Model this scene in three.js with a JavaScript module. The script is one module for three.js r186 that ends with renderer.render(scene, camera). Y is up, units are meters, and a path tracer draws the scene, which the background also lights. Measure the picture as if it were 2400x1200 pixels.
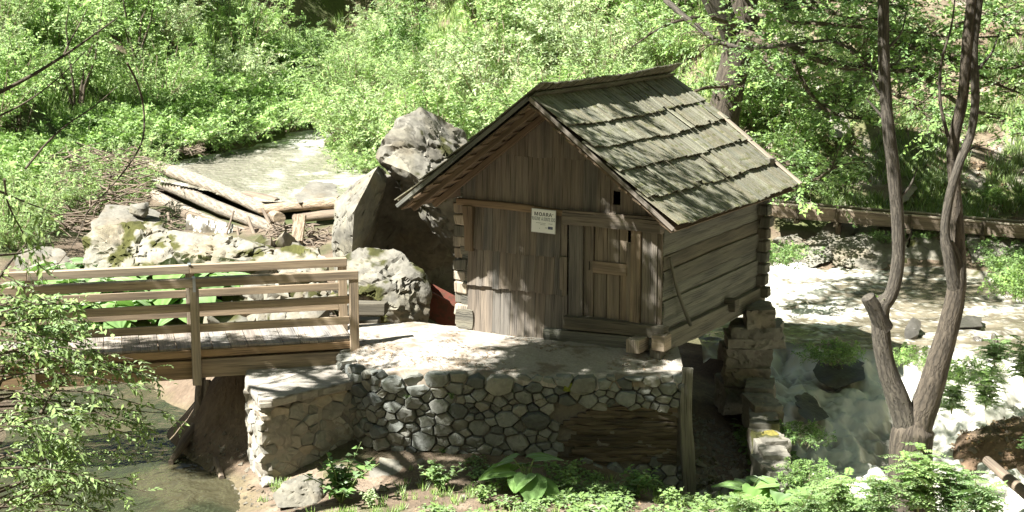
import * as THREE from 'three';
import { ConvexGeometry } from 'three/addons/geometries/ConvexGeometry.js';
import { RoundedBoxGeometry } from 'three/addons/geometries/RoundedBoxGeometry.js';
import { TessellateModifier } from 'three/addons/modifiers/TessellateModifier.js';
import { ImprovedNoise } from 'three/addons/math/ImprovedNoise.js';
import { mergeGeometries, mergeVertices, toCreasedNormals } from 'three/addons/utils/BufferGeometryUtils.js';

// ------------------------------------------------------------------ camera, sky, sun, exposure
const scene = new THREE.Scene();
const FOCAL = 3800, PITCH = 10.1 * Math.PI / 180, EYE = 7.2;
const camera = new THREE.PerspectiveCamera(2 * Math.atan(600 / FOCAL) * 180 / Math.PI, 2, 0.5, 1200);
camera.position.set(0, EYE, 0); camera.rotation.x = -PITCH;
camera.focus = 31; camera.userData.fStop = 2.4;
const renderer = new THREE.WebGLRenderer();
renderer.toneMapping = THREE.LinearToneMapping;
renderer.toneMappingExposure = 3.6;
renderer.shadowMap.enabled = true;
const SUN = new THREE.Vector3(-0.566, 0.774, 0.289).normalize();
{ // hazy summer sky, brighter round the sun
  const W = 256, H = 128, d = new Float32Array(W * H * 4);
  for (let j = 0; j < H; j++) for (let i = 0; i < W; i++) {
    const up = ((j + 0.5) / H - 0.5) * Math.PI, a = ((i + 0.5) / W - 0.5) * 2 * Math.PI, y = Math.sin(up), c = Math.cos(a) * Math.cos(up) * SUN.x + y * SUN.y + Math.sin(a) * Math.cos(up) * SUN.z;
    const t = Math.pow(Math.max(0, y), 0.45), glow = 0.18 * Math.exp(-Math.acos(Math.min(1, c)) * 2.6), o = (j * W + i) * 4;
    d[o] = 0.06 - 0.034 * t + glow; d[o + 1] = 0.069 - 0.026 * t + glow * 0.96; d[o + 2] = 0.08 - 0.014 * t + glow * 0.9; d[o + 3] = 1;
  }
  const sky = new THREE.DataTexture(d, W, H, THREE.RGBAFormat, THREE.FloatType); sky.mapping = THREE.EquirectangularReflectionMapping; sky.magFilter = THREE.LinearFilter; sky.needsUpdate = true;
  scene.background = sky; scene.environment = sky;
}
const sun = new THREE.DirectionalLight(new THREE.Color(1, 0.975, 0.92), 5);
sun.name = 'sun'; sun.target.position.set(0, 0, -32); sun.position.copy(SUN).multiplyScalar(70).add(sun.target.position);
sun.castShadow = true; sun.shadow.mapSize.set(4096, 4096);
Object.assign(sun.shadow.camera, { left: -40, right: 40, top: 40, bottom: -40, near: 1, far: 160 });
scene.add(sun, sun.target);

// ------------------------------------------------------------------ helpers
const V = (x, y, z) => new THREE.Vector3(x, y, z);
const rng = (s) => () => { s = (s + 0x6d2b79f5) | 0; let t = Math.imul(s ^ (s >>> 15), 1 | s); t = (t + Math.imul(t ^ (t >>> 7), 61 | t)) ^ t; return ((t ^ (t >>> 14)) >>> 0) / 4294967296; };
const between = (r, a, b) => a + (b - a) * r();
const { lerp, clamp } = THREE.MathUtils;
const smoothstep = (x, a, b) => { const t = clamp((x - a) / (b - a), 0, 1); return t * t * (3 - 2 * t); };   // a may lie above b
const PN = new ImprovedNoise();
const noise3 = (x, y, z) => PN.noise(x + 100.3, y + 57.7, z + 31.1);
const fbm = (x, y, z, o = 4) => { let s = 0, a = 1, n = 0; for (let i = 0; i < o; i++) { s += a * noise3(x, y, z); n += a; a *= 0.5; x *= 2.03; y *= 2.03; z *= 2.03; } return s / n; };
const cP = Math.cos(PITCH), sP = Math.sin(PITCH);
const ray = (px, py) => { const a = (px - 1200) / FOCAL, b = (600 - py) / FOCAL; return V(a, b * cP - sP, -(cP + b * sP)); };
const at = (px, py, d) => { const r = ray(px, py); return r.multiplyScalar(d / -r.z).add(V(0, EYE, 0)); };   // a surveyed point: sight line and distance
const onY = (px, py, y) => { const r = ray(px, py); return r.multiplyScalar((y - EYE) / r.y).add(V(0, EYE, 0)); }; // sight line and level
const project = (p) => { const y = p.y - EYE, dep = -p.z * cP - y * sP; return [1200 + FOCAL * p.x / dep, 600 - FOCAL * (y * cP - p.z * sP) / dep, dep]; };
const used = new Map();
const numbered = (n) => { const k = used.get(n) || 0; used.set(n, k + 1); return k ? n + '_' + String(k).padStart(3, '0') : n; };
const tag = (o, label, category, group, kind) => { if (label) o.userData.label = label; if (category) o.userData.category = category; if (group) o.userData.group = group; if (kind) o.userData.kind = kind; return o; };
function thing(name, label, category, pos = V(0, 0, 0), turn = 0, group) { const o = new THREE.Group(); o.name = numbered(name); o.position.copy(pos); o.rotation.y = turn; scene.add(o); return tag(o, label, category, group); }
function mesh(name, geo, mat, parent = scene) { const m = new THREE.Mesh(geo, mat); m.name = parent === scene ? numbered(name) : name; m.castShadow = m.receiveShadow = true; parent.add(m); return m; }
const stuff = (m) => { m.userData.kind = 'stuff'; return m; };
const structure = (m) => { m.userData.kind = 'structure'; return m; };
const moved = (g, x, y, z) => g.translate(x, y, z);

function setUV(g, lengthAxis = -1, ou = 0, ov = 0) {           // uv in metres, by the axis each face looks along
  const p = g.attributes.position, n = g.attributes.normal, uv = new Float32Array(p.count * 2), P = [0, 0, 0], N = [0, 0, 0];
  for (let i = 0; i < p.count; i++) {
    P[0] = p.getX(i); P[1] = p.getY(i); P[2] = p.getZ(i); N[0] = Math.abs(n.getX(i)); N[1] = Math.abs(n.getY(i)); N[2] = Math.abs(n.getZ(i));
    const a = N[0] >= N[1] && N[0] >= N[2] ? 0 : N[1] >= N[2] ? 1 : 2;
    let u = (a + 1) % 3, v = (a + 2) % 3;
    if (lengthAxis >= 0 && u === lengthAxis) [u, v] = [v, u];
    if (lengthAxis < 0 && a !== 1 && v !== 1) [u, v] = [v, u];
    uv[2 * i] = P[u] + ou; uv[2 * i + 1] = P[v] + ov;
  }
  g.setAttribute('uv', new THREE.BufferAttribute(uv, 2)); return g;
}
let woodSeed = 1;
function beam(sx, sy, sz, bev = 0.008, warp = 0.004) {           // a squared, slightly uneven timber
  const len = sx >= sy && sx >= sz ? 0 : sy >= sz ? 1 : 2, r = rng(woodSeed++ * 77 + 5), o = r() * 50;
  const g = bev > 0 ? new RoundedBoxGeometry(sx, sy, sz, 1, Math.min(bev, sx * 0.3, sy * 0.3, sz * 0.3)) : new THREE.BoxGeometry(sx, sy, sz);
  setUV(g, len, o, r() * 50);
  if (warp) { const p = g.attributes.position; for (let i = 0; i < p.count; i++) { const x = p.getX(i), y = p.getY(i), z = p.getZ(i); p.setXYZ(i, x + warp * 2 * noise3(x * 3 + o, y * 3, z * 3), y + warp * 2 * noise3(x * 3, y * 3 + o, z * 3), z + warp * 2 * noise3(x * 3, y * 3, z * 3 + o)); } }
  return g;
}
function sweep(pts, rad, sides = 8, { seed = 0, rough = 0, freq = 2, sq = 0, segs = 0, up = null } = {}) {   // a log, trunk, branch or hewn beam along a line
  if (segs) { const n = pts.length; pts = new THREE.CatmullRomCurve3(pts, false, 'centripetal').getPoints(segs); if (Array.isArray(rad)) { const q = rad; rad = pts.map((_, i) => { const f = i / segs * (n - 1), k = Math.min(n - 2, Math.floor(f)); return lerp(q[k], q[k + 1], f - k); }); } }
  if (sq) { sides = 16; sq += 2; }
  const n = pts.length, R = (i) => Array.isArray(rad) ? rad[i] : rad, pos = [], uv = [], idx = [];
  let nn = up, v = 0;
  for (let i = 0; i < n; i++) {
    const t = pts[Math.min(n - 1, i + 1)].clone().sub(pts[Math.max(0, i - 1)]).normalize();
    if (!nn) nn = Math.abs(t.y) > 0.9 ? V(1, 0, 0) : V(0, 1, 0);
    nn = nn.clone().addScaledVector(t, -nn.dot(t)).normalize();
    const b = t.clone().cross(nn);
    if (i) v += pts[i].distanceTo(pts[i - 1]);
    for (let j = 0; j <= sides; j++) {
      const a = (j % sides) / sides * Math.PI * 2, c = Math.cos(a), s = Math.sin(a);
      let r = R(i); if (sq) r /= Math.pow(Math.abs(c) ** sq + Math.abs(s) ** sq, 1 / sq);
      const q = pts[i].clone().addScaledVector(nn, c * r).addScaledVector(b, s * r);
      if (rough) { const k = 1 + rough * (fbm(q.x * freq + seed, q.y * freq, q.z * freq, 3) * 1.6); q.sub(pts[i]).multiplyScalar(k).add(pts[i]); }
      pos.push(q.x, q.y, q.z); uv.push(j / sides * 6.283 * R(0) + seed * 1.7, v + seed * 3.1);
    }
  }
  const w = sides + 1;
  for (let i = 0; i < n - 1; i++) for (let j = 0; j < sides; j++) { const a = i * w + j; idx.push(a, a + 1, a + w, a + 1, a + w + 1, a + w); }
  for (const e of [0, n - 1]) {
    const base = pos.length / 3, c = pts[e];
    for (let j = 0; j < sides; j++) { const k = (e * w + j) * 3; pos.push(pos[k], pos[k + 1], pos[k + 2]); uv.push(Math.cos(j / sides * 6.283) * R(e), Math.sin(j / sides * 6.283) * R(e)); }
    pos.push(c.x, c.y, c.z); uv.push(0, 0);
    for (let j = 0; j < sides; j++) e ? idx.push(base + j, base + (j + 1) % sides, base + sides) : idx.push(base + (j + 1) % sides, base + j, base + sides);
  }
  const g = new THREE.BufferGeometry();
  g.setAttribute('position', new THREE.Float32BufferAttribute(pos, 3)); g.setAttribute('uv', new THREE.Float32BufferAttribute(uv, 2)); g.setIndex(idx); g.computeVertexNormals();
  if (sq) return toCreasedNormals(g, 0.55);
  const N = g.attributes.normal;
  for (let i = 0; i < n; i++) { const a = i * w, b = a + sides, q = V(N.getX(a) + N.getX(b), N.getY(a) + N.getY(b), N.getZ(a) + N.getZ(b)).normalize(); N.setXYZ(a, q.x, q.y, q.z); N.setXYZ(b, q.x, q.y, q.z); }
  return g;
}
const plain = (g) => { const o = g.index ? g.toNonIndexed() : g; for (const k of Object.keys(o.attributes)) if (!['position', 'normal', 'uv'].includes(k)) o.deleteAttribute(k); return o; };
const merge = (list) => mergeGeometries(list.map(plain), false);

// rocks: the hull of surveyed points, broken up by noise, coloured by lichen and moss patches
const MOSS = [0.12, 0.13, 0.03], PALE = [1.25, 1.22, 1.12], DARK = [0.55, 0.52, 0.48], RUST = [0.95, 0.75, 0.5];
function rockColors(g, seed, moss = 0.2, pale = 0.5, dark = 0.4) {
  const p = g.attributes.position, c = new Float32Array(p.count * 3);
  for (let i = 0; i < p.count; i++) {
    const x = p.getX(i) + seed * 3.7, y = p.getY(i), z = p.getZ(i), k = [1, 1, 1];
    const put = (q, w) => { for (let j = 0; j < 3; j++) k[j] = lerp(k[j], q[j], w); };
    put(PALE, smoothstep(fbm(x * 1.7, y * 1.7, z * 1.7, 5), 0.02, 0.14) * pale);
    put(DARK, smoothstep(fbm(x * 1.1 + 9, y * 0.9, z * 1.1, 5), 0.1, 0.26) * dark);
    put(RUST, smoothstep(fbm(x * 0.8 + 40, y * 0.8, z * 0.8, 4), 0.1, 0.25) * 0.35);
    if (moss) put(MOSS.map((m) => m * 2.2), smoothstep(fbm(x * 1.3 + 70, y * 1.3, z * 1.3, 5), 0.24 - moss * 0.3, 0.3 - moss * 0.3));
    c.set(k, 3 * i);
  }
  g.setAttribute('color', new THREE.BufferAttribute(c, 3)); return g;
}
function hullRock(pts, { edge = 0.22, amp = 0.16, freq = 0.9, seed = 1, moss = 0.2, pale = 0.5, dark = 0.4, crease = 0.6 } = {}) {
  let g = new ConvexGeometry(pts); g.deleteAttribute('normal');
  g = new TessellateModifier(edge, 9).modify(g);
  g.deleteAttribute('normal'); if (g.attributes.uv) g.deleteAttribute('uv');
  g = mergeVertices(g, 1e-4);
  const p = g.attributes.position, c = V(0, 0, 0), q = V(0, 0, 0);
  for (const v of pts) c.addScaledVector(v, 1 / pts.length);
  for (let i = 0; i < p.count; i++) {
    q.fromBufferAttribute(p, i); const x = q.x * freq + seed * 5.3, y = q.y * freq, z = q.z * freq;
    const ridge = 1 - Math.abs(fbm(x * 1.3 + 7, y * 1.9, z * 1.3, 3)) * 4, d = amp * (1.5 * fbm(x, y, z, 5) + 0.35 * fbm(x * 5, y * 5, z * 5, 3)) - amp * 0.5 * smoothstep(ridge, 0.7, 1.0);
    q.add(q.clone().sub(c).normalize().multiplyScalar(d)); p.setXYZ(i, q.x, q.y, q.z);
  }
  g = toCreasedNormals(g, crease);
  return rockColors(setUV(g, -1, seed * 3.3, seed * 1.7), seed, moss, pale, dark);
}
function looseHull(r, sx, sy, sz, n = 16) { const pts = []; for (let i = 0; i < n; i++) { const v = V(r() - 0.5, r() - 0.5, r() - 0.5).normalize(); pts.push(V(v.x * sx * between(r, 0.85, 1.1), v.y * sy * between(r, 0.85, 1.1), v.z * sz * between(r, 0.85, 1.1))); } return pts; }

// ------------------------------------------------------------------ procedural textures
const hash2 = (i, j, s) => { let h = (Math.imul(i, 374761393) + Math.imul(j, 668265263) + Math.imul(s, 144269504)) | 0; h = Math.imul(h ^ (h >>> 13), 1274126177); return ((h ^ (h >>> 16)) >>> 0) / 4294967295; };
function pn(x, y, px, py, s) { const i = Math.floor(x), j = Math.floor(y), f = x - i, g = y - j, u = f * f * (3 - 2 * f), v = g * g * (3 - 2 * g), a = ((i % px) + px) % px, b = (a + 1) % px, c = ((j % py) + py) % py, d = (c + 1) % py; return lerp(lerp(hash2(a, c, s), hash2(b, c, s), u), lerp(hash2(a, d, s), hash2(b, d, s), u), v); }
const pf = (u, v, fx, fy, o, s) => { let t = 0, a = 1, n = 0; for (let k = 0; k < o; k++) { t += a * pn(u * fx, v * fy, fx, fy, s + k); n += a; a *= 0.55; fx *= 2; fy *= 2; } return t / n; };
function tex(size, w, h, fn) {                                    // fn(u, v) -> r, g, b (linear), height
  const a = new Uint8Array(size * size * 4), b = new Uint8Array(size * size * 4);
  for (let y = 0; y < size; y++) for (let x = 0; x < size; x++) {
    const q = fn(x / size, y / size), o = (y * size + x) * 4;
    for (let k = 0; k < 3; k++) { a[o + k] = 255 * Math.pow(clamp(q[k], 0, 1), 1 / 2.2); b[o + k] = 255 * clamp(q[3], 0, 1); }
    a[o + 3] = b[o + 3] = 255;
  }
  const mk = (d, s) => { const t = new THREE.DataTexture(d, size, size); t.wrapS = t.wrapT = THREE.RepeatWrapping; t.magFilter = THREE.LinearFilter; t.repeat.set(1 / w, 1 / h); if (s) t.colorSpace = THREE.SRGBColorSpace; t.needsUpdate = true; return t; };
  return { map: mk(a, true), bumpMap: mk(b, false) };
}
const T = {
  wood: tex(512, 0.5, 2, (u, v) => { const w = pf(u, v, 4, 2, 2, 3) * 0.08, g = pf(u + w, v, 48, 3, 3, 11), f = pf(u + w, v, 128, 8, 2, 21), s = pf(u, v, 6, 3, 4, 31), cr = smoothstep(pf(u + w, v, 40, 2, 3, 41), 0.68, 0.76); const k = (0.5 + 0.55 * g + 0.3 * (f - 0.5)) * (0.55 + 0.85 * s) * (1 - 0.65 * cr); return [k, k * lerp(0.98, 0.92, s), k * lerp(0.97, 0.82, s), 0.4 * g + 0.3 * f + 0.3 - 0.5 * cr]; }),
  shingle: tex(512, 0.6, 1.2, (u, v) => { const g = pf(u, v, 40, 2, 3, 13), s = pf(u, v, 5, 4, 4, 33), li = smoothstep(pf(u, v, 30, 50, 2, 53), 0.58, 0.64) * smoothstep(pf(u, v, 4, 6, 2, 63), 0.35, 0.6), mo = smoothstep(pf(u, v, 9, 14, 4, 73), 0.56, 0.64); let k = (0.4 + 0.6 * g) * (0.7 + 0.6 * s); let c = [k, k, k * 0.93]; c = c.map((x, i) => lerp(x, [0.42, 0.46, 0.16][i] * (0.6 + g * 0.6), mo * 0.7)); c = c.map((x, i) => lerp(x, [1, 1, 0.92][i], li)); return [...c, 0.5 * g + 0.3 + 0.25 * li]; }),
  rock: tex(512, 1.6, 1.6, (u, v) => { const a = pf(u, v, 4, 4, 6, 5), b = pf(u, v, 24, 24, 4, 15), cr = smoothstep(Math.abs(pf(u, v, 4, 6, 5, 25) - 0.5), 0.012, 0.0), k = (0.55 + 0.55 * a) * (0.7 + 0.5 * b) * (1 - 0.12 * cr); return [k, k * 0.98, k * 0.93, 0.5 * a + 0.5 * b - 0.1 * cr]; }),
  concrete: tex(512, 2, 2, (u, v) => { const a = pf(u, v, 3, 3, 5, 7), b = pf(u, v, 60, 60, 3, 17), k = (0.7 + 0.35 * a) * (0.75 + 0.35 * b); return [k, k * 0.985, k * 0.96, 0.3 * a + 0.7 * b]; }),
  soil: tex(512, 2.4, 2.4, (u, v) => { const a = pf(u, v, 4, 4, 5, 9), b = pf(u, v, 40, 40, 4, 19), g = smoothstep(pf(u, v, 64, 64, 2, 29), 0.62, 0.75), k = (0.5 + 0.5 * a) * (0.6 + 0.6 * b); return [lerp(k, 0.95, g * 0.5), lerp(k * 0.97, 0.9, g * 0.5), lerp(k * 0.93, 0.8, g * 0.5), 0.3 * a + 0.5 * b + 0.3 * g]; }),
  bark: tex(512, 0.5, 0.8, (u, v) => { const w = pf(u, v, 5, 6, 4, 8) * 0.12, g = pf(u + w, v, 40, 16, 3, 18), fu = smoothstep(pf(u + w, v, 16, 7, 4, 28), 0.36, 0.54), b = pf(u, v, 5, 4, 4, 38), k = (0.62 + 0.38 * fu) * (0.55 + 0.6 * g) * (0.45 + 0.95 * b); return [k, k * 0.95, k * 0.88, 0.7 * fu + 0.3 * b]; }),
  water: tex(512, 2.5, 2.5, (u, v) => { const w = pf(u, v, 4, 4, 3, 81) * 0.12, a = pf(u + w, v + w, 10, 8, 4, 91), k = 0.8 + 0.35 * (a - 0.5); return [k, k, k, a]; }),
  steel: tex(256, 1, 1, (u, v) => { const a = pf(u, v, 6, 6, 5, 71), r = smoothstep(a, 0.5, 0.6), b = pf(u, v, 60, 60, 2, 77); return [lerp(0.75, 0.5, r) * (0.8 + 0.3 * b), lerp(0.6, 0.6, r) * (0.8 + 0.3 * b), lerp(0.55, 0.5, r) * (0.8 + 0.3 * b), 0.5 * a + 0.4 * b]; }),
};
const rgb = (r, g, b) => new THREE.Color().setRGB(r, g, b);
const mat = (c, t, bump = 0.004, rough = 0.9, o = {}) => new THREE.MeshStandardMaterial({ color: rgb(...c), roughness: rough, ...(t ? { map: t.map, bumpMap: t.bumpMap, bumpScale: bump } : {}), ...o });
const tints = (n, c, t, bump, rough, spread = 0.25, seed = 1, o = {}) => { const r = rng(seed * 99 + 3); return Array.from({ length: n }, () => { const k = between(r, 1 - spread, 1 + spread), w = between(r, -0.06, 0.06); return mat([c[0] * k * (1 + w), c[1] * k, c[2] * k * (1 - w)], t, bump, rough, o); }); };
const M = {
  siding: tints(6, [0.19, 0.174, 0.152], T.wood, 0.008, 0.92, 0.34, 1),
  door: tints(4, [0.29, 0.245, 0.19], T.wood, 0.006, 0.9, 0.2, 2),
  hewn: tints(5, [0.17, 0.168, 0.14], T.wood, 0.012, 0.95, 0.2, 3),
  pale: tints(4, [0.44, 0.38, 0.3], T.wood, 0.008, 0.9, 0.15, 4),
  shingle: tints(7, [0.255, 0.248, 0.195], T.shingle, 0.008, 0.85, 0.34, 5),
  under: tints(4, [0.21, 0.16, 0.11], T.wood, 0.006, 0.95, 0.25, 6),
  bridge: tints(4, [0.46, 0.385, 0.285], T.wood, 0.004, 0.85, 0.12, 7),
  deck: tints(5, [0.4, 0.37, 0.335], T.wood, 0.006, 0.9, 0.18, 8),
  fascia: tints(3, [0.36, 0.25, 0.14], T.wood, 0.005, 0.9, 0.2, 9),
  stone: tints(7, [0.235, 0.247, 0.232], T.rock, 0.025, 0.93, 0.42, 10),
  limestone: tints(5, [0.36, 0.335, 0.285], T.rock, 0.012, 0.93, 0.2, 11),
  rock: mat([0.25, 0.24, 0.208], T.rock, 0.02, 0.93, { vertexColors: true }),
  wetRock: mat([0.1, 0.095, 0.085], T.rock, 0.02, 0.35, { vertexColors: true }),
  rockPale: mat([0.32, 0.305, 0.26], T.rock, 0.02, 0.93, { vertexColors: true }),
  mortar: mat([0.2, 0.185, 0.16], T.concrete, 0.01, 0.97),
  mortarPale: mat([0.36, 0.33, 0.28], T.concrete, 0.01, 0.97),
  concrete: mat([0.42, 0.39, 0.345], T.concrete, 0.014, 0.95),
  cap: mat([0.42, 0.39, 0.345], T.concrete, 0.014, 0.95, { vertexColors: true }),
  bark: tints(3, [0.115, 0.1, 0.08], T.bark, 0.012, 0.95, 0.12, 12),
  barkDark: mat([0.14, 0.115, 0.085], T.bark, 0.02, 0.95),
  logs: tints(4, [0.4, 0.34, 0.27], T.bark, 0.012, 0.92, 0.15, 13),
  twig: mat([0.27, 0.22, 0.15], null), stem: mat([0.2, 0.2, 0.08], null),
  drift: tints(3, [0.23, 0.195, 0.155], T.wood, 0.006, 0.95, 0.2, 14),
  rotten: tints(3, [0.13, 0.108, 0.075], T.wood, 0.02, 0.97, 0.25, 15),
  steel: mat([0.26, 0.1, 0.07], T.steel, 0.004, 0.7),
  zinc: mat([0.45, 0.48, 0.5], null, 0, 0.45, { metalness: 0.7 }),
  black: mat([0.03, 0.028, 0.025], null),
};
const leafMat = (r, g, b, t = 0.4) => new THREE.MeshPhysicalMaterial({ color: rgb(r, g, b), vertexColors: true, roughness: 0.9, transmission: t, thickness: 0, side: THREE.DoubleSide });
const pick = (list, r) => list[Math.floor(r() * list.length) % list.length];
const mixc = (a, b, w) => a.map((v, i) => lerp(v, b[i], clamp(w, 0, 1)));
// ------------------------------------------------------------------ terrain (x, distance, height surveyed; smooth surface through the points)
const SURVEY = [
  [-30, 0, 5], [0, 0, 5.3], [30, 0, 5], [-30, 12, 1.6], [0, 12, 0.6], [30, 12, 1], [-12, 20, -0.9], [-4, 20, -1.2], [2, 20, -1.2], [8, 20, -1.4], [15, 20, -1],
  [-3, 25.5, -1.78], [0, 26, -1.75], [3, 26, -1.85], [5.2, 26, -1.9], [6.3, 26.3, -1.95], [0, 28, -1.78], [-2.6, 27.6, -1.85], [3, 28, -2.2], [-4.4, 27.8, -2.05], [2, 24, -1.6], [-5, 25.4, -2.1], [-6, 27.6, -2.6], [-6.6, 29.6, -2.6], [-5.2, 28.4, -2.25],
  [-6.8, 26, -2.7], [-9, 25.5, -2.8], [-12, 25, -2.5], [-7.5, 29, -2.7], [-9.5, 29, -2.7], [-8, 33, -2.65], [-9.8, 33, -2.6], [-8.5, 36, -2.4], [-6.9, 31, -2.6], [-7, 33.5, -2.5], [-16, 22, -1], [-13, 28, -1.8],
  [-5.3, 30.5, -1.75], [-5.1, 31.15, -0.5], [-5.9, 31.3, -0.75], [-6.5, 31.6, -1.7], [-4.3, 31.6, -0.4], [-5.2, 32.4, -0.35], [-4.4, 33.4, -0.4], [-3.9, 36, -0.5], [-5.9, 33.5, -0.6], [-6.4, 35, -1.0], [-12.5, 30, -0.7], [-14.5, 33, -0.1], [-20, 30, 1],
  [-10, 40, -1.35], [-7, 40, -1.2], [-5, 39, -0.9], [-13, 42, -1.1], [-8.5, 45, -1.3], [-5, 44, -0.8], [-12, 46, -1.25], [-17, 44, -0.3], [-22, 44, 1.5],
  [-2.2, 31, -1.3], [-1, 30, -1.5], [1, 29.8, -1.5], [2.2, 30.2, -1.7], [-2.2, 34, -0.9], [-1.4, 36, -1.6], [0, 33, -1.2], [-1.5, 39, -1.3],
  [3.6, 30, -2.35], [4, 32, -2.25], [3.8, 28.4, -2.3], [2.2, 32.5, -1.7], [4.6, 34, -2.2], [2, 37, -1.6], [5, 37.5, -1.9],
  [7, 36.2, -1.75], [10, 36, -1.75], [14, 36, -1.75], [8, 40, -1.8], [13, 40, -1.8], [18, 39, -1.7], [9, 44, -1.7], [14, 42.5, -1.6], [4.5, 43, -1.7], [20, 35, -1.2],
  [6.2, 33, -3.2], [6.4, 31, -3.4], [8, 29, -3.5], [9, 33.2, -3.1], [12, 33.2, -3.1], [12.5, 29, -3.4], [9, 27, -3.6], [13, 26, -3.6], [8.4, 24.5, -3.5], [7.8, 26.5, -3.5], [5.2, 31, -2.5], [5.4, 29, -2.5], [5.5, 33.4, -2.6],
  [9.1, 31.6, -2.0], [10.2, 31.9, -1.75], [11.6, 31.8, -1.75], [10.2, 31.0, -1.95], [11.4, 30.9, -2.0], [9.2, 30, -3.1], [10.6, 29.4, -3.2], [11.8, 29.2, -3.2], [8.4, 31.4, -3],
  [8, 46.8, -0.9], [11, 45.8, -0.75], [14, 44.9, -0.7], [18, 44, -0.6], [9, 49, 0], [13, 48, 0.1], [17, 46.6, 0.2], [8, 52, 1.9], [12, 51.6, 1.9], [17, 50, 2.1], [9, 57, 5.5], [15, 56, 5.7], [22, 54, 6], [10, 66, 12], [20, 66, 13], [32, 64, 14], [12, 90, 25], [35, 90, 26],
  [3, 50, -0.4], [3, 56, 0.6], [2, 60, 1.8], [2, 66, 5], [2, 74, 10], [0, 90, 20], [-3, 50, -0.5], [-4, 56, -0.35], [-4.6, 62, -0.1], [-5.6, 68, 0.2], [-5.5, 74, 1.6], [-6, 80, 2], [-3, 84, 9],
  [-8, 54.5, -1.2], [-7, 57, -1.2], [-10, 60, -1.2], [-8, 64, -1.1], [-9.6, 70, -1.1], [-8.6, 76, -1.0], [-8.6, 82, -0.95], [-8, 90, -0.6],
  [-14.6, 66.5, 0.1], [-12.6, 72, 0.2], [-10.9, 79, 0.2], [-16.5, 62, -0.2], [-16, 57, -0.7], [-15, 52, -0.9], [-13, 50, -1.2], [-9, 49, -1.3], [-20, 66, 2.6], [-18, 74, 4.5], [-14, 84, 5.5], [-24, 58, 2.5], [-28, 70, 8], [-22, 82, 10], [-12, 96, 13], [-30, 95, 20], [-45, 70, 16], [-24, 50, 2],
  [0, 135, 38], [-65, 130, 42], [65, 130, 42], [-60, 45, 30], [58, 45, 34], [60, 5, 36], [-60, 5, 34], [-45, 25, 16], [42, 28, 18], [40, 45, 20], [0, -28, 24], [-40, -25, 32], [40, -25, 32],
];
const W8 = (() => {                                                  // weights of the surface: w = A^-1 y with A the distances
  const n = SURVEY.length, A = SURVEY.map((p, i) => [...SURVEY.map((q) => Math.hypot(p[0] - q[0], p[1] - q[1])), 1, p[2]]);
  A.push([...SURVEY.map(() => 1), 0, 0]); A.forEach((r, i) => { if (i < n) r[i] -= 0.02; });
  const m = n + 1;
  for (let i = 0; i < m; i++) {
    let b = i; for (let k = i + 1; k < m; k++) if (Math.abs(A[k][i]) > Math.abs(A[b][i])) b = k;
    [A[i], A[b]] = [A[b], A[i]];
    for (let k = i + 1; k < m; k++) { const f = A[k][i] / A[i][i]; if (f) for (let j = i; j <= m; j++) A[k][j] -= f * A[i][j]; }
  }
  const w = new Array(m);
  for (let i = m - 1; i >= 0; i--) { let s = A[i][m]; for (let j = i + 1; j < m; j++) s -= A[i][j] * w[j]; w[i] = s / A[i][i]; }
  return w;
})();
function groundY(x, d) { let s = W8[SURVEY.length]; for (let i = 0; i < SURVEY.length; i++) s += W8[i] * Math.hypot(x - SURVEY[i][0], d - SURVEY[i][1]); return s + 0.16 * fbm(x * 0.5, 3, d * 0.5, 5) + 0.03 * fbm(x * 3, 8, d * 3, 2); }
const ground = (x, d, lift = 0) => V(x, groundY(x, d) + lift, -d);
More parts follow.
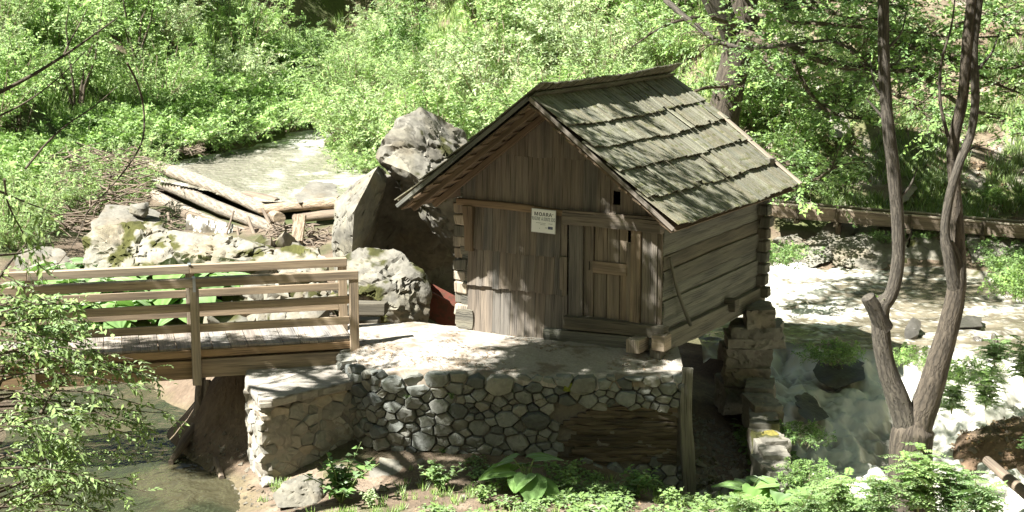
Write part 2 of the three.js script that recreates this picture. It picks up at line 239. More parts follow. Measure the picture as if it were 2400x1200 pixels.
{
  const xs = [], ds = [];
  for (let k = 0; k < 22; k++) xs.push(-16 - 100 * Math.pow((22 - k) / 22, 1.6)); for (let x = -16; x < 16.01; x += 0.27) xs.push(x); for (let k = 1; k <= 22; k++) xs.push(16 + 100 * Math.pow(k / 22, 1.6));
  for (let d = -30; d < 22; d += 2.5) ds.push(d); for (let d = 22; d < 50; d += 0.27) ds.push(d); for (let d = 50; d < 80; d += 0.6) ds.push(d); for (let d = 80; d <= 175; d += 3) ds.push(d);
  const nx = xs.length, nd = ds.length, pos = new Float32Array(nx * nd * 3), col = new Float32Array(nx * nd * 3), uv = new Float32Array(nx * nd * 2), idx = [];
  for (let j = 0; j < nd; j++) for (let i = 0; i < nx; i++) {
    const x = xs[i], d = ds[j], k = j * nx + i, y = groundY(x, d), n = fbm(x * 0.45, 20, d * 0.45, 5), n2 = fbm(x * 1.7, 33, d * 1.7, 4);
    pos.set([x, y, -d], 3 * k); uv.set([x, d], 2 * k);
    let c = [0.2, 0.15, 0.105];
    const mix = (q, w) => { c = c.map((v, m) => lerp(v, q[m], clamp(w, 0, 1))); };
    mix([0.36, 0.29, 0.22], smoothstep(n2, -0.05, 0.2) * (d < 29 ? 0.9 : 0.5));                       // dry dirt and litter
    if (d > 47 && x > 6) { mix([0.28, 0.235, 0.165], smoothstep(n2, -0.1, 0.15)); mix([0.13, 0.17, 0.05], smoothstep(n, 0.0, 0.12) * 0.8); mix([0.5, 0.46, 0.4], smoothstep(fbm(x * 0.9 + 5, 41, d * 0.9, 5), 0.14, 0.2)); }
    else if (d > 49 || x < -14) mix([0.1, 0.13, 0.04], smoothstep(n, -0.25, 0.1));
    else mix([0.09, 0.12, 0.035], smoothstep(n, 0.1, 0.25) * 0.6);
    if (y < -2.1 && x < -4) mix([0.2, 0.17, 0.1], 0.8);
    if (x > 8 && x < 12.5 && d > 29 && d < 33) mix(mixc([0.3, 0.2, 0.13], [0.16, 0.12, 0.08], smoothstep(n2, -0.1, 0.1)), 0.8);
    col.set(c, 3 * k);
  }
  for (let j = 0; j < nd - 1; j++) for (let i = 0; i < nx - 1; i++) { const a = j * nx + i; idx.push(a, a + 1, a + nx, a + 1, a + nx + 1, a + nx); }
  const g = new THREE.BufferGeometry(); g.setAttribute('position', new THREE.BufferAttribute(pos, 3)); g.setAttribute('color', new THREE.BufferAttribute(col, 3)); g.setAttribute('uv', new THREE.BufferAttribute(uv, 2)); g.setIndex(idx); g.computeVertexNormals();
  structure(mesh('ground', g, mat([1, 1, 1], T.soil, 0.03, 0.97, { vertexColors: true })));
}

// ------------------------------------------------------------------ water
function waterSheet(name, x0, x1, d0, d1, step, yOf, colorOf, material, inside) {
  const nx = Math.round((x1 - x0) / step) + 1, nd = Math.round((d1 - d0) / step) + 1, pos = [], col = [], uv = [], idx = [], id = new Int32Array(nx * nd).fill(-1);
  for (let j = 0; j < nd; j++) for (let i = 0; i < nx; i++) { const x = x0 + i * step, d = d0 + j * step; if (inside && !inside(x, d)) continue; id[j * nx + i] = pos.length / 3; const y = yOf(x, d); pos.push(x, y, -d); col.push(...colorOf(x, d, y)); uv.push(x, d); }
  for (let j = 0; j < nd - 1; j++) for (let i = 0; i < nx - 1; i++) { const a = id[j * nx + i], b = id[j * nx + i + 1], c = id[(j + 1) * nx + i], e = id[(j + 1) * nx + i + 1]; if (a < 0 || b < 0 || c < 0 || e < 0) continue; idx.push(a, b, c, b, e, c); }
  const g = new THREE.BufferGeometry(); g.setAttribute('position', new THREE.Float32BufferAttribute(pos, 3)); g.setAttribute('color', new THREE.Float32BufferAttribute(col, 3)); g.setAttribute('uv', new THREE.Float32BufferAttribute(uv, 2)); g.setIndex(idx); g.computeVertexNormals();
  return structure(mesh(name, g, material));
}
const waterMat = (bump, rough) => new THREE.MeshPhysicalMaterial({ color: rgb(1, 1, 1), vertexColors: true, roughness: rough, bumpMap: T.water.bumpMap, bumpScale: bump, ior: 1.33 });


// the stream that runs under the bridge
const MUD = [0.17, 0.145, 0.1], FOAM = [0.7, 0.69, 0.61];
waterSheet('stream_water', -17, -4.4, 19, 38.5, 0.12, (x, d) => -2.2 + 0.03 * fbm(x * 1.2, 1, d * 2.2, 3) + 0.02 * fbm(x * 4, 1, d * 7, 2),
  (x, d) => { const k = fbm(x * 0.8, 5, d * 0.5, 4); return mixc([0.035, 0.04, 0.022], [0.065, 0.06, 0.034], smoothstep(k, -0.1, 0.2)); }, waterMat(0.07, 0.08));
// the pool behind the log dam: x of the dam's line at distance d
const damX = (d) => d > 53 ? -8.2 - (d - 53) * 0.85 : 9;
waterSheet('pool_water', -16, -3.4, 53.6, 92, 0.16, (x, d) => { const w = smoothstep(fbm(x * 0.35, 4, d * 0.16, 3), -0.05, 0.25); return -0.5 + (0.05 + 0.12 * w) * fbm(x * 1.1, 2, d * 0.9, 4) + 0.035 * fbm(x * 4, 6, d * 2.2, 3); },
  (x, d) => { const k = fbm(x * 0.4, 14, d * 0.13, 4), f = fbm(x * 1.6, 24, d * 0.7, 4), bank = smoothstep(x - (-13.6 + (d - 64.7) * 0.33), 1.7, 0.4), right = smoothstep(x, -9, -6.5) * smoothstep(d, 54.5, 58); return mixc(mixc([0.25, 0.235, 0.185], [0.4, 0.385, 0.33], smoothstep(k + 0.4 * f, -0.15, 0.2)), FOAM, smoothstep(k * 0.8 + f * 0.6 + 0.3 * bank + 0.14 * right, 0.08, 0.36)); },
  waterMat(0.12, 0.13), (x, d) => x > damX(d) + 0.1);
// the river on the right: quiet reach, weir, white water
const fallAt = (x) => 35.0 + 0.25 * Math.sin(x * 1.1) + 0.3 * fbm(x * 0.6, 9, 2, 3) + 0.9 * smoothstep(x, 7.4, 5.4);
const crest = (x, d, s, st) => { const wx = x + 0.25 * fbm(x * 1.1, 7, d * 1.1, 2), n = fbm(wx * s, 53, d * s * st, 4); return clamp(1 - 3.2 * Math.abs(n), 0, 1); };   // sharp crests between hollows
const churn = (x, d) => clamp(0.25 + 1.3 * fbm(x * 0.35, 71, d * 0.45, 3) + 0.75 * smoothstep(x, 11.5, 7) * smoothstep(d, 36.4, 38.5) * smoothstep(d, 46.5, 43.5), 0, 1);
function riverY(x, d) {
  const f = d - fallAt(x) + 0.7 * fbm(x * 0.9, 31, d * 0.7, 3), rough = smoothstep(f, 0.5, -1.0), c = churn(x, d);
  let y = -1.2 + 0.03 * fbm(x * 0.8, 40, d * 1.4, 3) + (0.03 + 0.13 * c) * (crest(x, d, 0.9, 1.7) - 0.4) + 0.03 * c * fbm(x * 6, 43, d * 8, 2);
  y -= 1.15 * (0.35 * smoothstep(f, 0.3, -0.9) + 0.65 * smoothstep(f, 0.1, -4.2)) + 0.75 * smoothstep(f, -1.6, -8);
  return y + rough * (0.24 * (crest(x, d, 0.9, 0.5) - 0.4) + 0.16 * (crest(x + 9, d, 2.1, 0.7) - 0.4) + 0.22 * fbm(x * 0.8, 46, d * 0.8, 3) + 0.05 * fbm(x * 9, 49, d * 7, 2));
}
waterSheet('river_water', 4.3, 23, 21, 47.5, 0.075, riverY, (x, d) => {
  const f = d - fallAt(x), c = churn(x, d), k1 = crest(x, d, 0.9, 1.7), k2 = crest(x + 3, d, 2.4, 2.0), g = fbm(x * 7, 95, d * 9, 3);
  const up = smoothstep(0.55 * k1 + 0.5 * k2 + 0.9 * g + 1.1 * c, 1.0, 1.75) * 0.95, w1 = crest(x, d, 0.9, 0.5), w2 = crest(x + 9, d, 2.1, 0.7);
  const down = 0.3 + 0.7 * smoothstep(0.6 * w1 + 0.5 * w2 + 0.8 * g + 0.8 * fbm(x * 0.7, 97, d * 0.5, 3), 0.1, 0.75);
  return mixc(mixc([0.11, 0.095, 0.065], [0.2, 0.175, 0.125], smoothstep(fbm(x * 0.7, 77, d * 2.4, 4), -0.15, 0.25)), FOAM, lerp(up, down, smoothstep(f, 0.3, -0.7)));
}, waterMat(0.05, 0.18), (x, d) => d > 35.4 || x > 5.15 - 0.06 * (d - 30));
// water spilling through the dam onto the stones below it
{
  const A = at(440, 503, 53), B = at(548, 528, 52), nx = 46, ny = 16, pos = [], col = [], uv = [], idx = [];
  for (let i = 0; i <= nx; i++) for (let j = 0; j <= ny; j++) { const p = A.clone().lerp(B, i / nx), t = j / ny; p.z += 0.75 * t; p.y -= 0.52 * Math.pow(t, 1.4) - 0.14 * fbm(i * 0.16, 5, t * 3, 4); const k = smoothstep(fbm(i * 0.11, 15, t * 1.9, 4), -0.08, 0.16); p.y -= 0.12 * (1 - k) * smoothstep(t, 0, 0.3); pos.push(p.x, p.y, p.z); uv.push(p.x, p.z); col.push(...mixc([0.08, 0.07, 0.05], FOAM, k * (0.5 + 0.8 * smoothstep(fbm(i * 0.6, 25, t * 3, 3), -0.1, 0.2)))); }
  for (let i = 0; i < nx; i++) for (let j = 0; j < ny; j++) { const a = i * (ny + 1) + j; idx.push(a, a + 1, a + ny + 1, a + 1, a + ny + 2, a + ny + 1); }
  const g = new THREE.BufferGeometry(); g.setAttribute('position', new THREE.Float32BufferAttribute(pos, 3)); g.setAttribute('color', new THREE.Float32BufferAttribute(col, 3)); g.setAttribute('uv', new THREE.Float32BufferAttribute(uv, 2)); g.setIndex(idx); g.computeVertexNormals();
  structure(mesh('spilling_water', g, waterMat(0.04, 0.25)));
}
// ------------------------------------------------------------------ rubble masonry: fitted stones (cells round scattered points)
function cells(r, w, h, size, squash = 1.35) {
  const pts = []; let tries = 0;
  while (tries++ < 9000) { const p = [between(r, -0.1, w + 0.1), between(r, -0.1, h + 0.1) * squash, size * (r() < 0.14 ? between(r, 1.3, 1.9) : between(r, 0.45, 1.25))]; if (pts.every((q) => Math.hypot(p[0] - q[0], p[1] - q[1]) > (p[2] + q[2]) / 2)) { pts.push(p); tries = Math.max(0, tries - 400); } }
  const out = [];
  for (const p of pts) {
    let poly = [[p[0] - 1, p[1] - 1], [p[0] + 1, p[1] - 1], [p[0] + 1, p[1] + 1], [p[0] - 1, p[1] + 1]];
    for (const q of pts) {
      if (q === p || Math.hypot(p[0] - q[0], p[1] - q[1]) > 1.4) continue;
      const nx = q[0] - p[0], ny = q[1] - p[1], L = Math.hypot(nx, ny), c = (nx * (p[0] + q[0]) + ny * (p[1] + q[1])) / 2 + L * (p[2] - q[2]) * 0.25, res = [];
      for (let i = 0; i < poly.length; i++) { const a = poly[i], b = poly[(i + 1) % poly.length], da = nx * a[0] + ny * a[1] - c, db = nx * b[0] + ny * b[1] - c; if (da <= 0) res.push(a); if ((da < 0 && db > 0) || (da > 0 && db < 0)) { const t = da / (da - db); res.push([lerp(a[0], b[0], t), lerp(a[1], b[1], t)]); } }
      poly = res; if (poly.length < 3) break;
    }
    if (poly.length < 3) continue;
    poly = poly.map(([x, y]) => [x, y / squash]);
    for (const [ax, lim, s] of [[0, -0.02, -1], [0, w + 0.02, 1], [1, -0.1, -1], [1, h + 0.02 + 0.05 * hash2(Math.round(p[0] * 50), 3, 9), 1]]) { const res = []; for (let i = 0; i < poly.length; i++) { const a = poly[i], b = poly[(i + 1) % poly.length], da = s * (a[ax] - lim), db = s * (b[ax] - lim); if (da <= 0) res.push(a); if (da * db < 0) { const t = da / (da - db); res.push([lerp(a[0], b[0], t), lerp(a[1], b[1], t)]); } } poly = res; }
    if (poly.length < 3) continue;
    const cx = poly.reduce((s, q) => s + q[0], 0) / poly.length, cy = poly.reduce((s, q) => s + q[1], 0) / poly.length;
    if (cx < 0 || cx > w || cy < 0 || cy > h) continue;
    out.push({ x: cx, y: cy, poly: poly.map(([x, y]) => [x - cx, y - cy]) });
  }
  return out;
}
function cellStone(r, poly, gap, depth, bulge) {                     // a rounded, faceted stone over its cell; z is outwards
  const ring = [];
  for (let i = 0; i < poly.length; i++) { const a = poly[i], b = poly[(i + 1) % poly.length], L = Math.hypot(b[0] - a[0], b[1] - a[1]), n = Math.max(1, Math.round(L / 0.11)); for (let k = 0; k < n; k++) { const t = (k + 0.07) / n; ring.push([lerp(a[0], b[0], t), lerp(a[1], b[1], t)]); } }
  const n = ring.length, size = Math.sqrt(ring.reduce((s, q) => s + q[0] * q[0] + q[1] * q[1], 0) / n), k0 = Math.max(0.4, 1 - gap / Math.max(size, 0.05)), tx = between(r, -0.35, 0.35), ty = between(r, -0.35, 0.35), b = bulge * between(r, 0.6, 1.5) * Math.min(1.3, size / 0.15);
  const pos = [], idx = [], levels = [[k0 * 0.98, -depth], [k0, b * 0.2], [k0 * 0.9, b * 0.86], [k0 * 0.55, b]];
  for (const [k, z] of levels) for (const q of ring) { const j = k * between(r, 0.965, 1.025); pos.push(q[0] * j, q[1] * j, z + (z > 0 ? tx * q[0] * k + ty * q[1] * k + between(r, -0.012, 0.012) : 0)); }
  pos.push(0, 0, b);
  for (let l = 0; l < 3; l++) for (let i = 0; i < n; i++) { const a = l * n + i, c = l * n + (i + 1) % n; idx.push(a, c, a + n, c, c + n, a + n); }
  for (let i = 0; i < n; i++) idx.push(3 * n + i, 3 * n + (i + 1) % n, 4 * n);
  let g = new THREE.BufferGeometry(); g.setAttribute('position', new THREE.Float32BufferAttribute(pos, 3)); g.setIndex(idx);
  g = toCreasedNormals(g, 0.38); return setUV(g, -1, r() * 9, r() * 9);
}
const pathAt = (path, s) => { for (let i = 0; i < path.length - 1; i++) { const a = path[i], b = path[i + 1], L = Math.hypot(b[0] - a[0], b[1] - a[1]); if (s <= L || i === path.length - 2) { const t = s / L; return { x: lerp(a[0], b[0], t), d: lerp(a[1], b[1], t), turn: Math.atan2(b[1] - a[1], b[0] - a[0]) }; } s -= L; } };
const pathLen = (path) => path.slice(1).reduce((s, b, i) => s + Math.hypot(b[0] - path[i][0], b[1] - path[i][1]), 0);
function masonry(parent, r, path, bottom, top, size, gap, depth, bulge, mats, mortar, skip, recess = 0.035) {
  const w = pathLen(path), h = top - bottom, rest = [], all = cells(r, w, h, size).filter((c) => { const p = pathAt(path, c.x); return !(skip && skip(p, bottom + c.y)); });
  all.forEach((c, i) => { const p = pathAt(path, c.x), g = cellStone(r, c.poly, gap, depth, bulge), m = mesh('stone', g, pick(mats, r), parent); const jut = recess > 0 ? between(r, -0.035, 0.045) : between(r, -0.01, 0.015); m.position.set(p.x + jut * Math.sin(p.turn), bottom + c.y, -p.d + jut * Math.cos(p.turn)); m.rotation.set(recess > 0 ? between(r, -0.1, 0.1) : 0, p.turn + (recess > 0 ? between(r, -0.12, 0.12) : 0), 0, 'YXZ'); });
  const pos = [], idx = [], n = Math.round(w / 0.07), m = Math.round((h + 0.36) / 0.07);
  for (let i = 0; i <= n; i++) for (let j = 0; j <= m; j++) { const p = pathAt(path, Math.min(w - 0.001, i / n * w)), y = bottom - 0.5 + (h + 0.36) * j / m, off = recess + (recess > 0 ? 0.02 : 0) - 0.08 * smoothstep(fbm(p.x * 1.6, y * 1.6, 71, 5), 0.02, 0.3) + 0.012 * fbm(p.x * 9, y * 9, 3, 2); pos.push(p.x - off * Math.sin(p.turn), y, -(p.d + off * Math.cos(p.turn))); }
  for (let i = 0; i < n; i++) for (let j = 0; j < m; j++) { const a = i * (m + 1) + j; idx.push(a, a + m + 1, a + 1, a + 1, a + m + 1, a + m + 2); }
  let g = new THREE.BufferGeometry(); g.setAttribute('position', new THREE.Float32BufferAttribute(pos, 3)); g.setIndex(idx); g.computeVertexNormals(); g = setUV(g.toNonIndexed());
  mesh('mortar', g, mortar, parent);
  return all.length;
}
// ------------------------------------------------------------------ the terrace in front of the mill
const FRONT = [[-3.45, 31.8], [-3.25, 30.4], [-2.95, 29.5], [-2.45, 28.98], [0, 28.78], [3.12, 28.62]];
const frontD = (x) => { for (let i = 0; i < FRONT.length - 1; i++) if (x <= FRONT[i + 1][0]) return lerp(FRONT[i][1], FRONT[i + 1][1], clamp((x - FRONT[i][0]) / (FRONT[i + 1][0] - FRONT[i][0]), 0, 1)); return 28.62; };
const terraceY = (x, d) => { const df = frontD(x); return -0.12 + 0.16 * smoothstep(d - df, 0.1, 1.7) + 0.07 * smoothstep(x, -0.2, 1.6) * smoothstep(d, 28.9, 30) * smoothstep(d, 31.5, 29.5) - 0.05 * smoothstep(x, -1.5, -3) + 0.045 * fbm(x * 1.3, 2, d * 1.3, 4) + 0.022 * fbm(x * 5, 2, d * 5, 3); };
const terrace = thing('stone_terrace', 'rubble stone terrace with a whitish concrete top in front of the old mill hut', 'terrace');
{
  const r = rng(42);
  masonry(terrace, r, FRONT, -2.3, -0.16, 0.29, 0.005, 0.14, 0.085, M.stone, M.mortar, (p, y) => (p.x > 0.85 && y > -1.72 && y < -0.72) || (y < -2.05 && p.x < -0.5));
  const nx = 130, nt = 64, capCol = [], pos = [], uv = [], idx = [];
  for (let i = 0; i <= nx; i++) for (let j = 0; j <= nt; j++) {
    const x = lerp(-3.42, 3.16, i / nx), df = frontD(x), back = x < -1.0 ? 32.6 - 0.5 * smoothstep(x, -2.2, -1) : 32.1;
    const lipN = fbm(x * 2.1, 5, 1, 3);
    let d, y;
    if (j < 7) { const a = j / 6 * Math.PI / 2; d = df - 0.045 + 0.2 * (1 - Math.cos(a)) ; y = -0.36 - 0.16 * lipN + (0.24 + 0.16 * lipN) * Math.sin(a); }
    else { const t = (j - 6) / (nt - 6); d = lerp(df + 0.155, back, t); y = terraceY(x, d); }
    if (j < 7) y += terraceY(x, d) + 0.12 - 0.16 * smoothstep(d - df, 0.1, 1.7);
    pos.push(x, y, -d); uv.push(x, d); capCol.push(...mixc([1, 1, 1], [0.55, 0.46, 0.36], smoothstep(fbm(x * 1.1, 51, d * 1.1, 5) + 0.5 * fbm(x * 7, 52, d * 7, 3), 0.05, 0.3) * 0.8));
  }
  for (let i = 0; i < nx; i++) for (let j = 0; j < nt; j++) { const a = i * (nt + 1) + j; idx.push(a, a + nt + 1, a + 1, a + 1, a + nt + 1, a + nt + 2); }
  const g = new THREE.BufferGeometry(); g.setAttribute('position', new THREE.Float32BufferAttribute(pos, 3)); g.setAttribute('uv', new THREE.Float32BufferAttribute(uv, 2)); g.setIndex(idx); g.setAttribute('color', new THREE.Float32BufferAttribute(capCol, 3)); g.computeVertexNormals();
  mesh('concrete_top', g, M.cap, terrace);
  // dark rotting cribwork at the right of the wall
  for (let k = 0; k < 15; k++) { const y = -1.7 + k * 0.068, x0 = 0.8 + between(r, 0, 0.4) + (k > 11 ? 0.35 : 0), x1 = 3.02, n = 9, pts = Array.from({ length: n }, (_, i) => V(lerp(x0, x1, i / (n - 1)), y + between(r, -0.014, 0.014), -frontD(lerp(x0, x1, i / (n - 1))) + between(r, -0.05, 0.03))); mesh('rotten_timber', sweep(pts, pts.map(() => between(r, 0.028, 0.05)), 8, { sq: 4, rough: 0.6, freq: 5, seed: k, segs: 40, up: V(0, 1, 0) }), pick(M.rotten, r), terrace); }
  // the side of the terrace towards the wheel pit
  const side = hullRock([V(2.9, -0.3, -28.8), V(3.1, -0.3, -30.4), V(2.9, -2.6, -28.8), V(3.15, -2.6, -30.6), V(2.3, -0.3, -29), V(2.3, -2.6, -30.5), V(2.3, -0.3, -30.5), V(2.3, -2.6, -29)], { edge: 0.16, amp: 0.1, seed: 12, moss: 0 }); mesh('side_wall', side, M.rock, terrace);
}
{
  const p = thing('timber_post', 'tall grey weathered post at the right corner of the stone terrace', 'post');
  mesh('post', sweep([V(3.2, 0.02, -28.7), V(3.16, -0.6, -28.62), V(3.2, -1.4, -28.55), V(3.28, -2.6, -28.5)], [0.1, 0.11, 0.12, 0.12], 8, { sq: 5, rough: 0.12, seed: 3, segs: 16, up: V(0, 0, 1) }), M.hewn[1], p);
}
// ------------------------------------------------------------------ the pier under the bridge
{
  const a = thing('stone_abutment', 'squat pale mortared stone pier under the right end of the wooden footbridge', 'abutment'), r = rng(7);
  const path = [[-5.15, 31.2], [-4.92, 29.4], [-4.47, 28.15], [-2.9, 29.55]];
  masonry(a, r, path, -2.2, -0.5, 0.34, 0.004, 0.14, 0.03, M.limestone, M.mortarPale, null, -0.008);
  const s = new THREE.Shape([[-5.2, 31.3], [-4.97, 29.4], [-4.5, 28.08], [-4.3, 28.1], [-2.85, 29.5], [-2.8, 31.3]].map(([x, d]) => new THREE.Vector2(x, d)));
  let g = new THREE.ExtrudeGeometry(s, { depth: 0.1, bevelEnabled: true, bevelSize: 0.03, bevelThickness: 0.03, bevelSegments: 2 }); g.rotateX(-Math.PI / 2); g.translate(0, -0.53, 0);
  g = new TessellateModifier(0.2, 7).modify(g); const p = g.attributes.position; for (let i = 0; i < p.count; i++) { const x = p.getX(i), y = p.getY(i), z = p.getZ(i), n = 0.09 * fbm(x * 1.5, y * 1.5, z * 1.5, 4); p.setXYZ(i, x + n, y + n * 0.8 , z + n); }
  g = toCreasedNormals(g, 0.6);
  mesh('concrete_top', setUV(g), M.concrete, a);
}
// ------------------------------------------------------------------ the footbridge
{
  const b = thing('wooden_footbridge', 'wooden footbridge with plank deck and three-bar railings leading to the terrace', 'footbridge', V(-3.1, 0, -30.76), 0.2506), r = rng(11), L = 9, WID = 1.25;
  const put = (n, g, m, x, y, z) => { const q = mesh(n, g, m, b); q.position.set(x, y, z); return q; };
  for (let x = -0.17; x > -L; x -= 0.335) put('deck_plank', beam(0.325, 0.045, WID + 0.06, 0.006, 0.006), pick(M.deck, r), x, 0.075 + between(r, -0.006, 0.006), -WID / 2);
  for (const [x0, x1] of [[-2.94, 0.02], [-6, -2.98], [-9, -6.04]]) {
    const c = (x0 + x1) / 2, l = x1 - x0;
    put('edge_board', beam(l, 0.14, 0.05), M.fascia[0], c, -0.02, 0.045); put('edge_board', beam(l, 0.14, 0.05), M.fascia[0], c, -0.02, -WID - 0.045);
    put('stringer', beam(l - 0.06, 0.36, 0.16, 0.012), x0 > -3 ? M.bridge[2] : M.fascia[1], c, -0.32 + (x0 > -3 ? 0 : -0.02), -0.04); put('stringer', beam(l - 0.06, 0.36, 0.16, 0.012), M.fascia[2], c, -0.32, -WID + 0.04);
  }
  for (const [z, s] of [[0.1, 1], [-WID - 0.1, -1]]) {
    for (const x of [0.02, -3.0, -6.02]) { put('post', beam(0.17, x < -1 && x > -4 ? 1.95 : 1.7, 0.14, 0.01), pick(M.bridge, r), x, x < -1 && x > -4 ? 0.36 : 0.46, z + 0.01 * s); }
    for (const [x0, x1] of [[-3.0, 0.11], [-6.06, -3.0], [-9, -6.06]]) put('handrail', beam(x1 - x0 - 0.005, 0.17, 0.18, 0.012), pick(M.bridge, r), (x0 + x1) / 2, 1.365 + between(r, -0.006, 0.006), z);
    for (const y of [0.88, 0.48]) for (const [x0, x1] of [[-2.92, -0.07], [-5.93, -3.08], [-9, -6.1]]) put('rail', beam(x1 - x0, 0.155, 0.055, 0.008), pick(M.bridge, r), (x0 + x1) / 2, y, z - 0.03 * s);
    put('bracket', beam(0.055, 0.26, 0.012, 0, 0), M.zinc, -3.0, 1.33, z + 0.1 * s); put('bracket', beam(0.055, 0.012, 0.21, 0, 0), M.zinc, -3.0, 1.46, z);
  }
}
// ------------------------------------------------------------------ the mill hut (local axes: x along the front, z towards the viewer, origin at the front left foot)
const HUT = { a: 29.41 * Math.PI / 180, W: 4.31, L: 4.93, ridge: 4.81, slope: 0.755, side: 0.77, front: 1.22, back: 0.25 };
const hut = thing('mill_hut', 'small weathered wooden watermill hut with a steep shingle roof on a stone terrace', 'hut', V(-0.957, 0.05, -31.92), -HUT.a);
{
  const r = rng(2024), { W, L } = HUT, mid = W / 2, th = Math.atan(HUT.slope);
  const under = (x) => HUT.ridge - 0.16 - Math.abs(x - mid) * HUT.slope;         // underside of the roof over x
  const put = (n, g, m, x, y, z, parent = hut) => { const q = mesh(n, g, m, parent); q.position.set(x, y, z); return q; };
  // ---- front: boards in rows, each row's foot lapping over the row below
  const wall = new THREE.Group(); wall.name = 'front_wall'; hut.add(wall);
  function board(x0, x1, y0, y1, z, lean, m, parent = wall, ragged = 0.028) {
    const top = (x) => Math.min(y1, under(x)), a = x0 + 0.004, b = x1 - 0.004, s = new THREE.Shape(), j = between(r, -ragged, ragged), k = between(r, -ragged, ragged);
    if (top(a) < y0 + 0.05 && top(b) < y0 + 0.05) return;
    s.moveTo(a, y0 + j); s.lineTo((a + b) / 2 + between(r, -0.02, 0.02), y0 + (j + k) / 2 + between(r, -0.008, 0.008)); s.lineTo(b, y0 + k); s.lineTo(b, Math.max(y0 + 0.02, top(b))); if (a < mid && b > mid) s.lineTo(mid, top(mid)); s.lineTo(a, Math.max(y0 + 0.02, top(a)));
    const g = new THREE.ExtrudeGeometry(s, { depth: 0.022, bevelEnabled: true, bevelSize: 0.003, bevelThickness: 0.003, bevelSegments: 1 }), o = r() * 40, c = between(r, -0.004, 0.004);
    setUV(g, 1, o, r() * 40);
    const p = g.attributes.position; for (let i = 0; i < p.count; i++) { const y = p.getY(i), x = p.getX(i); p.setZ(i, p.getZ(i) + z + c + lean * clamp((y1 - y) / (y1 - y0), 0, 1) + 0.008 * noise3(x * 3, y * 2, o)); }
    g.computeVertexNormals();
    mesh('board', g, m, parent);
  }
  function row(x0, x1, y0, y1, z, lean, w, skip) { let x = x0; while (x < x1 - 0.02) { const n = Math.min(x1, x + w * between(r, 0.72, 1.3)), e = x1 - n < 0.08 ? x1 : n; if (!skip || !skip(x, e)) board(x, e, y0, y1, z, lean, pick(M.siding, r)); x = e; } }
  row(0.02, W - 0.02, 2.52, 3.62, 0.0, 0.05, 0.24, (a, b) => b > 3.3 && a < 3.46);
  board(3.18, 3.31, 2.52, 3.62, 0, 0.03, M.siding[1]); board(3.31, 3.46, 3.02, 3.62, 0, 0.015, M.siding[2]); board(3.31, 3.46, 2.52, 2.74, 0.02, 0.01, M.siding[3]); board(3.46, 3.62, 2.52, 3.62, 0, 0.03, M.siding[0]);
  row(0.7, W - 0.7, 3.56, 5, 0.006, 0.03, 0.25);
  row(0.26, 2.2, 1.64, 2.5, 0.0, 0.06, 0.2); row(0.12, 2.26, 0.9, 1.7, 0.0, 0.075, 0.185); row(0.1, 2.24, -0.02, 0.96, 0.0, 0.06, 0.2);
  board(2.2, 2.36, 0.9, 1.66, 0.05, 0.01, M.door[2]); board(2.24, 2.36, 0.04, 0.92, 0.03, 0.02, M.siding[4]); board(2.16, 2.34, 1.68, 2.5, 0.01, 0.01, M.siding[2]);
  put('foot_board', beam(2.15, 0.2, 0.07), M.pale[1], 1.2, -0.1, 0.04);
  // ---- plate, corner post, door frame
  const plate = sweep([V(-0.1, 2.57, 0.06), V(1.2, 2.56, 0.07), V(2.45, 2.5, 0.07)], [0.07, 0.075, 0.06], 8, { sq: 5, rough: 0.14, seed: 4, segs: 16, up: V(0, 1, 0) });
  put('wall_plate', plate, M.under[1], 0, 0, 0); put('wall_plate', sweep([V(2.3, 2.42, 0.07), V(3.3, 2.43, 0.08), V(4.36, 2.4, 0.07)], [0.12, 0.125, 0.12], 8, { sq: 6, rough: 0.08, seed: 5, segs: 16, up: V(0, 1, 0) }), M.siding[3], 0, 0, 0);
  put('lintel', beam(2.0, 0.05, 0.16), M.siding[1], 3.3, 2.565, 0.1);
  put('corner_post', sweep([V(0.16, 1.6, 0.03), V(0.17, 2.1, 0.04), V(0.15, 2.5, 0.03)], [0.09, 0.1, 0.12], 8, { sq: 6, rough: 0.12, seed: 6, segs: 10, up: V(1, 0, 0) }), M.under[0], 0, 0, 0);
  put('door_jamb', beam(0.3, 1.85, 0.1), M.siding[4], 2.56, 1.38, 0.06); put('door_jamb', beam(0.2, 1.92, 0.11), M.door[1], 3.83, 1.4, 0.085);
  put('corner_board', beam(0.32, 1.88, 0.08), M.siding[0], 4.1, 1.42, 0.055); put('corner_board', beam(0.08, 1.95, 0.1), M.siding[5], 4.3, 1.42, 0.02);
  const door = new THREE.Group(); door.name = 'door'; hut.add(door);
  const dp = (n, g, m, x, y, z) => put(n, g, m, x, y + 0.12, z, door);
  dp('stile', beam(0.2, 1.86, 0.045), M.siding[5], 2.82, 1.27, 0.045); dp('stile', beam(0.09, 1.55, 0.05), M.door[3], 3.665, 1.16, 0.06);
  for (const [x, w, y0, y1, m, z] of [[3.06, 0.27, 1.46, 2.18, 0, 0.02], [3.32, 0.25, 1.46, 2.18, 2, 0.024], [3.54, 0.18, 1.46, 2.18, 0, 0.02], [3.05, 0.27, 0.36, 1.3, 2, 0.026], [3.33, 0.27, 0.36, 1.3, 3, 0.03], [3.55, 0.16, 0.36, 1.3, 1, 0.026]]) dp('panel_board', beam(w - 0.008, y1 - y0, 0.03), M.door[m], x, (y0 + y1) / 2, z);
  dp('crossbar', beam(0.74, 0.24, 0.06, 0.012, 0.008), M.door[1], 3.27, 1.4, 0.06); dp('latch', sweep([V(2.84, 1.5, 0.09), V(2.86, 1.42, 0.11), V(2.84, 1.34, 0.09)], 0.012, 6, { segs: 6 }), M.black, 0, 0, 0);
